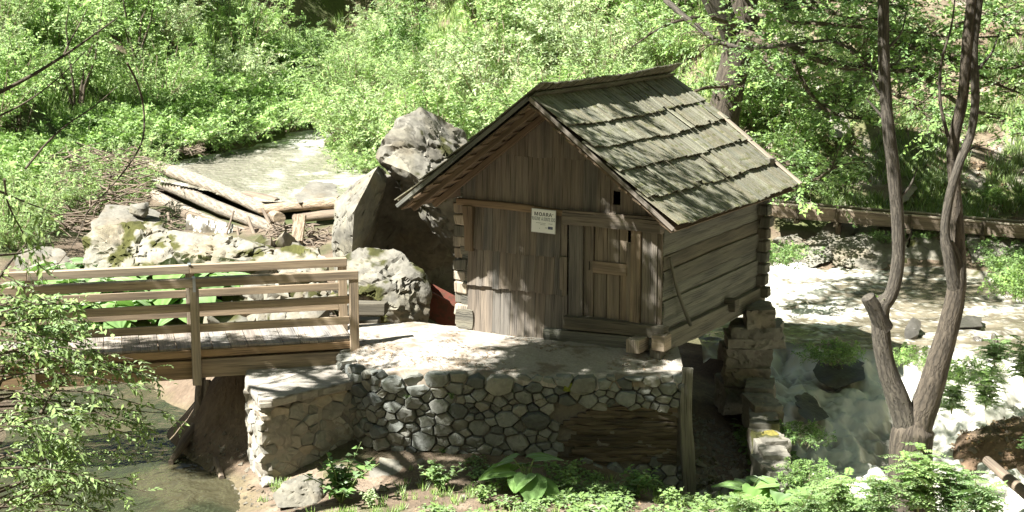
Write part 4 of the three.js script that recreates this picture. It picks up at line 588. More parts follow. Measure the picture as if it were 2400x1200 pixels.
{
  const r = rng(61), pile = (name, label, n, x0, x1, y0, y1, d0, d1, len, rad) => { const list = []; for (let k = 0; k < n; k++) { const f = r(), p = at(lerp(x0, x1, r()), lerp(y0, y1, f), lerp(d0, d1, f)), a = r() * 6.28, v = V(Math.cos(a), between(r, -0.35, 0.35), Math.sin(a) * 0.6).multiplyScalar(len * between(r, 0.4, 1)); list.push(sweep([p.clone().sub(v), p.clone().add(V(0, between(r, -0.08, 0.12), 0)), p.clone().add(v)], [rad * 0.5, rad, rad * 0.6].map((q) => q * between(r, 0.6, 1.4)), 5, { segs: 5, seed: k })); } const q = mesh(name, merge(list), pick(M.drift, r)); stuff(q); tag(q, label, 'driftwood'); return q; };
  pile('driftwood_pile', 'tangle of grey driftwood sticks caught under the dam logs', 30, 365, 450, 490, 545, 56, 52, 0.5, 0.03);
  pile('driftwood_pile', 'tangle of bare brown branches on the left bank beside the dam', 260, 130, 340, 350, 545, 57, 47, 0.9, 0.025);
  pile('driftwood_pile', 'splintered wood and sticks heaped at the dam end by the boulder', 110, 620, 775, 525, 590, 50, 47, 0.35, 0.03);
  pile('driftwood_pile', 'small root tangle on the far pool bank', 60, 420, 470, 330, 358, 66, 64, 0.5, 0.03);
}
// stump and roots under the bridge
{ const t = thing('dead_stump', 'grey dead stump with bare roots under the middle of the bridge', 'stump'); mesh('trunk', sweep(P3([[470, 880, 31.6], [468, 950, 31.4], [462, 1010, 31.2], [440, 1050, 30.8]]), [0.1, 0.11, 0.14, 0.24], 10, { rough: 0.25, seed: 4, segs: 20 }), M.logs[1], t); mesh('root', sweep(P3([[486, 890, 31.5], [484, 960, 31.3], [492, 1010, 31]]), [0.07, 0.06, 0.05], 8, { rough: 0.25, seed: 7, segs: 14 }), M.logs[2], t); mesh('root', sweep(P3([[462, 1000, 31.2], [430, 1040, 30.6], [400, 1085, 29.9]]), [0.12, 0.1, 0.05], 8, { rough: 0.25, seed: 8, segs: 14 }), M.drift[0], t); mesh('root', sweep(P3([[475, 1010, 31.2], [500, 1060, 30.4], [520, 1120, 29]]), [0.12, 0.1, 0.06], 8, { rough: 0.25, seed: 9, segs: 14 }), M.drift[1], t); }
// steps of squared timber at the end of the bridge
for (const [label, x0, x1, y, d, h] of [['upper squared timber step beside the mottled boulder', 818, 906, 722, 34.3, 0.26], ['lower squared timber step beside the bridge end', 830, 890, 757, 33.2, 0.2]]) { const a = at(x0, y, d), b = at(x1, y, d), q = mesh('timber_step', beam(b.x - a.x, h, 0.34, 0.02, 0.015), M.hewn[2]); q.position.copy(a.clone().lerp(b, 0.5)); q.rotation.y = -0.08; tag(q, label, 'step'); }
// red steel channel between the boulder and the hut
{ const t = thing('steel_channel', 'rusty red steel water channel between the mottled boulder and the hut', 'channel', at(1078, 742, 37.0)); t.rotation.set(0, -0.3, -0.42, 'YXZ'); for (const [n, g, x, y, z] of [['side_plate', beam(2.6, 0.6, 0.012, 0, 0.004), 0, 0, 0.28], ['side_plate', beam(2.6, 0.6, 0.012, 0, 0.004), 0, 0, -0.28], ['bottom_plate', beam(2.6, 0.012, 0.56, 0, 0), 0, -0.29, 0], ['flange', beam(2.6, 0.05, 0.06, 0, 0), 0, 0.3, 0.31]]) { const q = mesh(n, g, M.steel, t); q.position.set(x, y, z); } }
// wooden flume across the right bank
{
  const t = thing('wooden_flume', 'long weathered wooden flume crossing the right bank above the river', 'flume'), r = rng(15);
  const A = at(1800, 488, 47.5), B = at(2460, 545, 45.2), dir = B.clone().sub(A), L = dir.length(), turn = Math.atan2(-dir.z, dir.x), pitch = Math.asin(dir.y / L);
  t.position.copy(A); t.rotation.set(0, turn, pitch, 'YXZ');
  const put = (n, g, m, x, y, z) => { const q = mesh(n, g, m, t); q.position.set(x, y, z); };
  for (const z of [0.32, -0.32]) for (let x = 0; x < L - 0.1; x += 2.05) { const l = Math.min(2.05, L - x); put('side_board', beam(l - 0.01, 0.36, 0.05, 0.006, 0.008), pick(M.drift, r), x + l / 2, 0, z); put('top_rail', beam(l - 0.01, 0.05, 0.1, 0.006, 0.008), pick(M.pale, r), x + l / 2, 0.2, z); }
  put('floor_board', beam(L, 0.05, 0.6, 0.005, 0), M.drift[1], L / 2, -0.17, 0);
  for (const x of [0.9, 2.05, 4.1, 6.15]) { put('brace', beam(0.1, 0.5, 0.06, 0.008), M.rotten[0], x, -0.03, 0.38); put('cross_beam', beam(0.14, 0.12, 0.95, 0.01), M.rotten[1], x, -0.26, 0); }
  for (const x of [2.1, 6.2]) put('support_post', beam(0.16, 1.1, 0.16, 0.01), M.rotten[0], x, -0.8, 0.1);
}
// log caught in the white water at the lower right
log('drift_log', 'dark log slanting into the white water at the lower right edge', P3([[2312, 1078, 28.6], [2360, 1120, 27.9], [2420, 1170, 27.2]]), [0.08, 0.1, 0.11], M.drift[0]);
log('fallen_branch', 'pale broken branch on the hillside at the right edge', P3([[2372, 416, 49], [2440, 370, 48.6]]), [0.05, 0.06], M.logs[1], null, 'branch');
// ------------------------------------------------------------------ foliage
class Foliage {
  constructor() { this.p = []; this.n = []; this.c = []; this.i = []; }
  leaf(b, dir, up, len, wid, c, fold = 0.18) {                      // two facets folded along the midrib
    const s = dir.clone().cross(up).normalize(), n = s.clone().cross(dir).normalize(), k = this.p.length / 3, m = b.clone().addScaledVector(dir, len * 0.42), tip = b.clone().addScaledVector(dir, len).addScaledVector(n, -len * 0.08);
    const l = m.clone().addScaledVector(s, -wid / 2).addScaledVector(n, wid * fold), r = m.clone().addScaledVector(s, wid / 2).addScaledVector(n, wid * fold);
    const nl = n.clone().addScaledVector(s, 0.35).normalize(), nr = n.clone().addScaledVector(s, -0.35).normalize();
    for (const [q, o] of [[b, n], [l, nl], [tip, n], [r, nr]]) { this.p.push(q.x, q.y, q.z); this.n.push(o.x, o.y, o.z); this.c.push(...c); }
    this.i.push(k, k + 3, k + 2, k, k + 2, k + 1);
  }
  geo() { const g = new THREE.BufferGeometry(); g.setAttribute('position', new THREE.Float32BufferAttribute(this.p, 3)); g.setAttribute('normal', new THREE.Float32BufferAttribute(this.n, 3)); g.setAttribute('color', new THREE.Float32BufferAttribute(this.c, 3)); g.setIndex(this.i); return g; }
}
const leafTone = (r, v = 0.3, yellow = 0.25) => { const k = between(r, 1 - v, 1 + v), y = r() * yellow; return [k * (1 + y), k * (1 + y * 0.45), k * (1 - y * 0.3)]; };
const dirRand = (r) => { const a = r() * 6.283, z = between(r, -1, 1), q = Math.sqrt(1 - z * z); return V(Math.cos(a) * q, z, Math.sin(a) * q); };
function twigLeaves(f, r, a, dir, len, n, ll, lw, droop = 0.3) {     // leaves set alternately along a twig
  const side = dir.clone().cross(V(0, 1, 0)).normalize(); if (!isFinite(side.x) || side.lengthSq() < 0.1) side.set(1, 0, 0);
  const up = side.clone().cross(dir).normalize(), tw = between(r, 0.7, 1.3), big = between(r, 0.65, 1.45);
  for (let k = 0; k < n; k++) {
    const t = (k + 0.6) / n, p = a.clone().addScaledVector(dir, len * t).add(V(0, -droop * len * t * t, 0)), s = k % 2 ? 1 : -1;
    const d = dir.clone().multiplyScalar(0.6).addScaledVector(side, s * between(r, 0.5, 1)).addScaledVector(dirRand(r), 0.45).add(V(0, -droop * 0.8, 0)).normalize();
    f.leaf(p, d, up.clone().addScaledVector(dirRand(r), 0.55).normalize(), ll * big * between(r, 0.75, 1.2), lw * big * between(r, 0.8, 1.15), leafTone(r).map((v) => v * tw));
  }
}
function shrubProto(seed, { H = 3.4, R = 2.1, stems = 34, twigs = 17, leaves = 9, ll = 0.15, lw = 0.055, twig = 0.5, arch = 0.5, low = 0.12, thick = 0.024, spread = 0.35 }) {
  const r = rng(seed), f = new Foliage(), wood = [];
  for (let s = 0; s < stems; s++) {
    const a = r() * 6.283, out = Math.sqrt(r()) * R, h = H * between(r, 0.55, 1) * (1 - 0.35 * (out / R) ** 2), b = V(Math.cos(a) * R * spread * r(), 0, Math.sin(a) * R * spread * r());
    const at3 = (t) => V(b.x + Math.cos(a) * out * Math.pow(t, 1.3), h * (t * (1 + arch * 0.5) - arch * 0.5 * t * t * t), b.z + Math.sin(a) * out * Math.pow(t, 1.3));
    const pts = [0, 0.25, 0.5, 0.75, 1].map((t) => at3(t).add(t ? dirRand(r).multiplyScalar(0.06 * H * t) : V(0, 0, 0)));
    wood.push(sweep(pts, [1, 0.8, 0.6, 0.4, 0.2].map((k) => k * thick * H * 0.4), 4));
    for (let k = 0; k < twigs; k++) {
      const t = lerp(low, 1, Math.pow((k + r()) / twigs, 0.8)), i = Math.min(3, Math.floor(t * 4)), p = pts[i].clone().lerp(pts[i + 1], t * 4 - i);
      const d = V(Math.cos(a) * 0.5, 0.5, Math.sin(a) * 0.5).addScaledVector(dirRand(r), 0.9).normalize();
      twigLeaves(f, r, p, d, twig * between(r, 0.6, 1.3), leaves, ll, lw);
    }
  }
  return { wood: merge(wood), leaves: f.geo() };
}
const L = { willow: leafMat(0.28, 0.43, 0.15), willowPale: leafMat(0.38, 0.51, 0.26), bright: leafMat(0.28, 0.45, 0.14), mid: leafMat(0.18, 0.32, 0.085), deep: leafMat(0.17, 0.31, 0.09), fresh: leafMat(0.21, 0.36, 0.09), broad: leafMat(0.13, 0.28, 0.05), grey: leafMat(0.2, 0.25, 0.14) };
const proto = {
  willowA: shrubProto(101, {}), willowB: shrubProto(102, { H: 3.8, R: 1.8, stems: 38, arch: 0.8, twig: 0.6, ll: 0.17, lw: 0.045 }), willowC: shrubProto(103, { H: 2.8, R: 2.3, stems: 36, ll: 0.14, lw: 0.06, arch: 0.2 }),
  hazelA: shrubProto(104, { H: 3.0, R: 2.0, stems: 30, ll: 0.14, lw: 0.1, leaves: 8, twigs: 18 }), hazelB: shrubProto(105, { H: 3.4, R: 1.7, stems: 28, ll: 0.13, lw: 0.09, leaves: 8, twigs: 18 }),
  treelet: shrubProto(107, { H: 5.6, R: 2.0, stems: 6, twigs: 46, leaves: 10, ll: 0.13, lw: 0.07, twig: 0.8, arch: 0.1, low: 0.3, thick: 0.028, spread: 0.15 }),
  low: shrubProto(106, { H: 1.1, R: 1.2, stems: 60, twigs: 9, leaves: 7, ll: 0.12, lw: 0.06, twig: 0.3, spread: 0.9, low: 0.2 }),
};
function plant(pr, name, label, cat, pos, s, turn, m, group, woodMat = M.twig) {
  const t = thing(name, label, cat, pos, turn, group); t.scale.set(s, s, s);
  mesh('stems', pr.wood, woodMat, t); stuff(mesh('leaves', pr.leaves, m, t)); return t;
}
// ---- shrubs covering the far slopes and banks
{
  const r = rng(777), placed = [];
  const toneWord = new Map([[L.willow, 'yellow green'], [L.willowPale, 'whitish green'], [L.bright, 'bright green'], [L.fresh, 'fresh green'], [L.mid, 'mid green']]);
  const leafWord = (pr) => pr === proto.low ? 'low bush' : pr === proto.hazelA || pr === proto.hazelB ? 'round leaved shrub' : pr === proto.willowB ? 'arching willow' : pr === proto.willowC ? 'broad willow' : 'upright willow';
  const spot = (p, h) => { const q = project(p.clone().add(V(0, h, 0))), x = q[0], y = q[1]; const col = x < 130 ? 'at the left picture edge' : x < 330 ? 'above the bare driftwood' : x < 480 ? 'just left of the grassy gully' : x < 640 ? 'above the far left pool bank' : x < 800 ? 'above the upper end of the pool' : x < 980 ? 'above the split boulder' : x < 1150 ? 'right of the split boulder' : x < 1330 ? 'over the front end of the hut ridge' : x < 1500 ? 'over the middle of the hut ridge' : x < 1660 ? 'over the rear end of the hut ridge' : x < 1800 ? 'around the big tree trunk' : x < 1960 ? 'right of the big tree trunk' : x < 2120 ? 'behind the left forked stem' : x < 2300 ? 'behind the right forked stems' : 'at the right picture edge'; return (y < 10 ? 'at the top, ' : y < 110 ? 'high up, ' : y < 220 ? 'halfway up, ' : y < 330 ? 'lower down, ' : 'low down, ') + col; };
  const add = (kind, x, d, s, pr, m) => { const p = ground(x, d, -0.15); return plant(pr, 'shrub', toneWord.get(m) + ' ' + leafWord(pr) + ' ' + spot(p, 1.5 * s), 'shrub', p, s, r() * 6.28, m, 'shrubs and willows on the far slopes'); };
  for (let tries = 0; tries < 9000; tries++) {
    const d = between(r, 48, 96), x = between(r, -0.34, 0.34) * d, y = groundY(x, d); if (y < -0.28) continue;
    const q = project(V(x, y + 1.5, -d)); if (q[0] < -140 || q[0] > 2540 || q[1] < -190) continue;
    const right = x > 6.5, left = x < -8.5 && d > 50, gap = right ? 2.6 : d > 74 ? 2.6 : 2.1;
    if (placed.some(([a, b]) => Math.hypot(a - x, b - d) < gap)) continue;
    if (!right && !left && d < 55.5) continue;
    if (left && d < 62 && x > -15.5) continue;                                         // the dam and its driftwood
    if (right && (d < 53.5 || (d < 60 && r() < 0.15))) continue;
    if (!right && x > -7.6 && x < -5 && d < 60) continue;
    const g = project(V(x, y, -d)); if (g[0] > 385 && g[0] < 560 && g[1] > 70 && g[1] < 235) continue;   // the shaded grassy gully
    if (r() < 0.12) { placed.push([x, d]); continue; }
    placed.push([x, d]);
    const bank = left && y < 0.9, kind = right ? (y > 6.5 ? 'rim' : 'right') : left ? (bank ? 'leftbank' : 'leftslope') : d < 68 ? 'boulder' : 'mid';
    const pr = bank ? proto.low : pick(right ? [proto.hazelA, proto.hazelB] : left ? [proto.willowA, proto.willowC, proto.hazelA, proto.willowB] : [proto.willowA, proto.willowB, proto.willowC, proto.hazelB], r);
    add(kind, x, d, (bank ? 1.25 : right ? 0.75 : 0.95) * between(r, 0.8, 1.25), pr, pick(right ? [L.fresh, L.mid, L.willow] : bank ? [L.bright, L.fresh] : left ? [L.willow, L.willowPale, L.bright, L.bright] : [L.willow, L.willowPale, L.willowPale, L.willow, L.bright], r));
  }
  for (const [px, d, m, where] of [[60, 62, L.bright, 'at the left picture edge'], [190, 66, L.willow, 'above the driftwood'], [330, 72, L.bright, 'left of the grassy gully'], [600, 88, L.willow, 'right of the grassy gully'], [745, 84, L.mid, 'above the pool, left of the lean one'], [830, 80, L.willow, 'above the pool, leaning'], [960, 70, L.mid, 'over the split boulder'], [1100, 76, L.willowPale, 'left of the hut ridge'], [1290, 72, L.mid, 'over the front of the hut ridge'], [1440, 66, L.willow, 'over the middle of the hut ridge'], [1590, 60, L.fresh, 'between the ridge end and the big tree'], [1850, 60, L.mid, 'right of the big tree'], [2010, 58, L.fresh, 'left of the forked tree top'], [2340, 58, L.mid, 'right of the forked tree top']]) { const x = (px - 1200) / FOCAL * d * 1.01; plant(proto.treelet, 'young_tree', 'young thin stemmed tree on the far slope ' + where, 'tree', ground(x, d, -0.1), between(r, 0.85, 1.2), r() * 6, m, 'young trees on the far slopes', M.barkDark); }
  for (const [px, py, d, s, pr, m] of [[832, 350, 66, 0.8, proto.low, L.bright], [852, 392, 62, 0.8, proto.low, L.willow], [826, 326, 72, 0.9, proto.low, L.bright], [846, 370, 64, 0.45, proto.willowC, L.willowPale], [935, 70, 80, 1.0, proto.willowA, L.willow], [985, 50, 83, 1.0, proto.willowC, L.bright], [1020, 20, 86, 1.0, proto.willowB, L.willowPale]]) { const q = at(px, py, d), p = ground(q.x, d, -0.1); plant(pr, 'shrub', toneWord.get(m) + ' ' + leafWord(pr) + (py > 300 ? ' on the right pool bank, ' + (py > 380 ? 'nearest' : py > 360 ? 'second nearest' : py > 340 ? 'third' : 'farthest') + ' of four' : ' high above the split boulder, ' + (px < 950 ? 'left' : px < 1000 ? 'middle' : 'right') + ' one of three'), 'shrub', p, s, r() * 6, m, 'shrubs filling the slope'); }
  // the strip of low bushes along the left pool bank
  for (let k = 0; k < 34; k++) { const d = lerp(63, 84, (k + r()) / 34), x = -13.6 - (d - 66) * -0.21 - between(r, 0.3, 2.4) + (d < 66 ? -1.2 : 0); add('leftbank', x, d, between(r, 0.9, 1.5), proto.low, pick([L.bright, L.fresh], r)); }
  const nearFlume = (x) => x < 1800 ? 'just right of the big tree foot' : x < 1835 ? 'beside the rear roof corner' : x < 1870 ? 'a little right of the big tree' : x < 1930 ? 'left of the brilliant white rock' : x < 2000 ? 'under the brilliant white rock' : x < 2025 ? 'at the left end of the rock bank' : x < 2050 ? 'left of the forked tree' : x < 2100 ? 'just left of the left forked stem' : x < 2190 ? 'just right of the left forked stem' : x < 2250 ? 'behind the right forked stems' : x < 2345 ? 'right of the right forked stems' : x < 2375 ? 'near the right edge above the flume rail' : 'at the right edge by the water';
  for (const [px, py, d, s, m] of [[1850, 400, 50.5, 0.75, L.fresh], [1900, 360, 52.5, 0.8, L.bright], [1780, 330, 53, 0.8, L.fresh], [1820, 470, 48.6, 0.5, L.mid], [1960, 400, 51.5, 0.5, L.bright], [2030, 330, 53, 0.6, L.mid], [2210, 430, 49.5, 0.35, L.willowPale], [2360, 470, 48, 0.35, L.fresh], [2330, 560, 46, 0.3, L.mid], [2080, 560, 46.2, 0.24, L.deep], [2170, 555, 46.2, 0.2, L.deep], [2390, 640, 43.4, 0.4, L.mid], [2350, 600, 45, 0.36, L.deep]]) {
    const p = at(px, py, d); p.y = Math.min(p.y, groundY(p.x, d) + 0.6) - 0.4 * s; plant(s > 0.45 ? proto.hazelB : proto.low, 'shrub', (s > 0.45 ? 'hillside ' + leafWord(proto.hazelB) + ' above the flume ' : 'small leafy shrub among the flume rocks ') + nearFlume(px), 'shrub', p, s > 0.45 ? s : s * 1.6, r() * 6.28, m, 'shrubs around the flume');
  }
  for (const [px, py, d, s] of [[60, 380, 50, 0.7], [150, 350, 52, 0.75], [250, 330, 55, 0.8], [20, 470, 47, 0.6], [310, 340, 60, 0.7]]) { const p = at(px, py, d); p.y = groundY(p.x, d) - 0.2; plant(proto.willowA, 'shrub', 'twiggy willow on the left bank ' + (px < 30 ? 'at the picture edge, lowest of its row' : px < 100 ? 'at the picture edge, above the lowest' : px < 200 ? 'over the left end of the driftwood' : px < 280 ? 'over the middle of the driftwood' : 'next to the topmost dam log'), 'shrub', p, s, r() * 6, L.willow, 'willows above the driftwood'); }
}
// ---- grass and litter nobody could count
{
  const r = rng(31), f = new Foliage();
  for (let k = 0; k < 16; k++) { const a = r() * 6.28, d = V(Math.cos(a) * 0.5, 1, Math.sin(a) * 0.5).normalize(); f.leaf(V(between(r, -0.1, 0.1), 0, between(r, -0.1, 0.1)), d, V(Math.cos(a), 0, Math.sin(a)), between(r, 0.2, 0.42), 0.022, leafTone(r, 0.35, 0.4), 0.1); }
  const scatter = (name, label, cat, geo, m, spots, smin, smax, tilt = 0.3, sink = 0.02) => { const q = new THREE.InstancedMesh(geo, m, spots.length), o = new THREE.Object3D(); q.name = numbered(name); spots.forEach((p, i) => { o.position.set(p.x, p.y - sink, p.z); o.rotation.set(between(r, -tilt, tilt), r() * 6.28, between(r, -tilt, tilt)); o.scale.setScalar(between(r, smin, smax)); o.updateMatrix(); q.setMatrixAt(i, o.matrix); }); scene.add(q); stuff(q); tag(q, label, cat); return q; };
  const spotsOf = (n, x0, x1, d0, d1, ok) => { const out = []; let t = 0; while (out.length < n && t++ < n * 12) { const x = between(r, x0, x1), d = between(r, d0, d1), p = ground(x, d); if (ok(x, d, p.y)) out.push(p); } return out; };
  const g = f.geo();
  scatter('grass', 'fresh green grass on the slope left of the pool', 'grass', g, L.bright, spotsOf(9000, -30, -9, 50, 92, (x, d, y) => y > -0.2 && fbm(x * 0.4, 4, d * 0.4, 3) > -0.12), 1, 2.2);
  scatter('grass', 'tufts of pale grass on the rocky right hillside', 'grass', g, leafMat(0.2, 0.32, 0.1), spotsOf(6000, 7, 23, 46.5, 66, (x, d, y) => y > -0.3 && fbm(x * 0.5, 14, d * 0.5, 3) > 0.0), 0.5, 1.3);
  scatter('grass', 'grass on the slope behind the hut', 'grass', g, L.willow, spotsOf(3500, -5, 8, 54, 80, (x, d, y) => y > -0.2), 1, 2);
  const lf = new Foliage(); for (let k = 0; k < 5; k++) lf.leaf(V(between(r, -0.1, 0.1), 0.015 * r(), between(r, -0.1, 0.1)), V(Math.cos(k * 2), between(r, -0.1, 0.3), Math.sin(k * 2)).normalize(), V(between(r, -0.4, 0.4), 1, between(r, -0.4, 0.4)).normalize(), between(r, 0.06, 0.1), between(r, 0.03, 0.05), leafTone(r, 0.4, 0.3), 0.3);
  const brown = new THREE.MeshStandardMaterial({ color: rgb(0.22, 0.165, 0.11), vertexColors: true, roughness: 0.9, side: THREE.DoubleSide });
  scatter('leaf_litter', 'dry brown leaf litter on the right hillside', 'leaf litter', lf.geo(), brown, spotsOf(6000, 6.5, 24, 46.5, 66, (x, d, y) => y > -0.3 && fbm(x * 0.6, 24, d * 0.6, 3) > -0.1), 0.7, 1.7, 0.5);
  scatter('leaf_litter', 'dry leaves on the dirt in front of the terrace', 'leaf litter', lf.geo(), brown, spotsOf(700, -4.5, 6, 24.5, 28.6, (x, d, y) => fbm(x * 0.9, 44, d * 0.9, 3) > -0.02), 0.3, 0.6, 0.4);
  scatter('leaf_litter', 'dry leaf bits and grit on the concrete terrace top', 'leaf litter', lf.geo(), brown, spotsOf(620, -3.1, 3.0, 29.0, 31.6, (x, d) => d > frontD(x) + 0.2 && fbm(x * 0.9, 64, d * 0.9, 3) > -0.05).map((p) => V(p.x, terraceY(p.x, -p.z) + 0.01, p.z)), 0.2, 0.45, 0.2, 0);
  scatter('grass', 'sparse short grass on the dirt before the terrace', 'grass', g, L.fresh, spotsOf(420, -4.5, 6, 24.6, 28.2, (x, d) => fbm(x * 0.9, 84, d * 0.9, 3) > 0.02 && d < frontD(clamp(x, -3.4, 3.1)) - 0.3), 0.25, 0.6);
  scatter('gravel', 'small stones and grit on the dirt before the terrace', 'gravel', hullRock(looseHull(rng(19), 0.07, 0.045, 0.06, 9), { edge: 0.2, amp: 0.01, seed: 6, moss: 0 }), M.rock, spotsOf(600, -4.5, 6, 24.6, 28.4, (x, d) => fbm(x * 0.7, 94, d * 0.7, 3) > -0.05), 0.2, 0.9, 2);
  scatter('gravel', 'small stones scattered on the earthy islet', 'gravel', hullRock(looseHull(rng(29), 0.1, 0.06, 0.08, 9), { edge: 0.2, amp: 0.01, seed: 6, moss: 0 }), M.rock, spotsOf(260, 8.8, 12, 30, 32.4, (x, d, y) => y > -2.5), 0.3, 1.2, 2);
  scatter('leaf_litter', 'leaf litter and weeds on the earthy islet', 'leaf litter', lf.geo(), brown, spotsOf(420, 8.8, 12.2, 30, 32.6, (x, d, y) => y > -2.4), 0.5, 1.1, 0.5);
  // little ground plants at the bottom
  const cl = new Foliage(); for (let k = 0; k < 26; k++) { const a = r() * 6.28, q = r() * 0.13, h = between(r, 0.03, 0.14); cl.leaf(V(Math.cos(a) * q, h, Math.sin(a) * q), V(Math.cos(a), between(r, -0.2, 0.4), Math.sin(a)).normalize(), V(0, 1, 0).addScaledVector(dirRand(r), 0.3).normalize(), between(r, 0.05, 0.09), between(r, 0.035, 0.06), leafTone(r)); }
  scatter('ground_cover', 'low green weeds on the ground before the terrace wall', 'weeds', cl.geo(), L.mid, spotsOf(480, -1.5, 6.2, 24.6, 28.4, (x, d) => fbm(x * 0.8, 54, d * 0.8, 3) + 0.14 * smoothstep(x, -1, 1.5) > 0.04 && (x < 3 || d < 27.4)), 0.7, 1.6);
  scatter('ground_cover', 'green weeds trailing over the bank between masonry line and white water', 'weeds', cl.geo(), L.deep, spotsOf(900, 4.6, 6.4, 26.5, 33, (x, d, y) => x > 4.9 - (d - 30) * 0.03), 1.2, 2.6);
  scatter('gravel', 'pebbles and grit along the stream edge by the bridge pier', 'gravel', hullRock(looseHull(rng(9), 0.1, 0.06, 0.08, 9), { edge: 0.2, amp: 0.01, seed: 6, moss: 0 }), M.rock, spotsOf(700, -7.2, -3.4, 25, 30.6, (x, d, y) => y < -1.7 && y > -2.4), 0.2, 1.0, 2);
  scatter('gravel', 'gravel on the floor of the wheel pit', 'gravel', hullRock(looseHull(rng(8), 0.09, 0.05, 0.07, 9), { edge: 0.2, amp: 0.01, seed: 4, moss: 0 }), M.rock, spotsOf(900, 3.1, 4.8, 27.4, 33, () => true), 0.4, 1.2, 2);
}
// ---- butterbur behind the bridge, burdock and herbs at the terrace foot
const bigLeaf = (() => { const n = 6, m = 8, pos = [], idx = []; for (let i = 0; i <= n; i++) for (let j = 0; j <= m; j++) { const u = i / n, v = j / m * 2 - 1, w = 0.46 * Math.pow(Math.sin(Math.PI * Math.pow(u * 0.93 + 0.05, 0.62)), 0.8), x = v * w, back = -0.16 * v * v * (1 - u) * (u < 0.5 ? 1 : 0.2); pos.push(x, 0.1 * Math.abs(v) * w - 0.28 * u * u + 0.02 * Math.sin(j * 2.1 + i), u + back); } for (let i = 0; i < n; i++) for (let j = 0; j < m; j++) { const a = i * (m + 1) + j; idx.push(a, a + m + 1, a + 1, a + 1, a + m + 1, a + m + 2); } const g = new THREE.BufferGeometry(); g.setAttribute('position', new THREE.Float32BufferAttribute(pos, 3)); g.setAttribute('color', new THREE.Float32BufferAttribute(pos.map(() => 1), 3)); g.setIndex(idx); g.computeVertexNormals(); return g; })();
function burdock(label, p, r, n, size, m, group, name = 'burdock_plant') {
  const t = thing(name, label, 'plant', p, r() * 6.28, group);
  for (let k = 0; k < n; k++) { const a = k / n * 6.28 + between(r, -0.4, 0.4), h = size * between(r, 0.3, 1.0), o = size * between(r, 0.15, 0.5), e = V(Math.cos(a) * o, h, Math.sin(a) * o); mesh('leaf_stalk', sweep([V(0, 0, 0), V(e.x * 0.4, h * 0.7, e.z * 0.4), e], 0.018 * size, 5), L.stalk, t); const q = mesh('leaf', bigLeaf, pick(m, r), t); q.position.copy(e); q.rotation.set(between(r, -0.2, 0.35), Math.PI / 2 - a, between(r, -0.25, 0.25), 'YXZ'); q.scale.setScalar(size * between(r, 0.7, 1.15)); }
}
L.nearWillow = leafMat(0.19, 0.3, 0.09);
L.stalk = new THREE.MeshStandardMaterial({ color: rgb(0.18, 0.24, 0.08), roughness: 0.7 });
const BL = [leafMat(0.17, 0.33, 0.06, 0.45), leafMat(0.2, 0.38, 0.07, 0.45), leafMat(0.14, 0.27, 0.06, 0.4)];
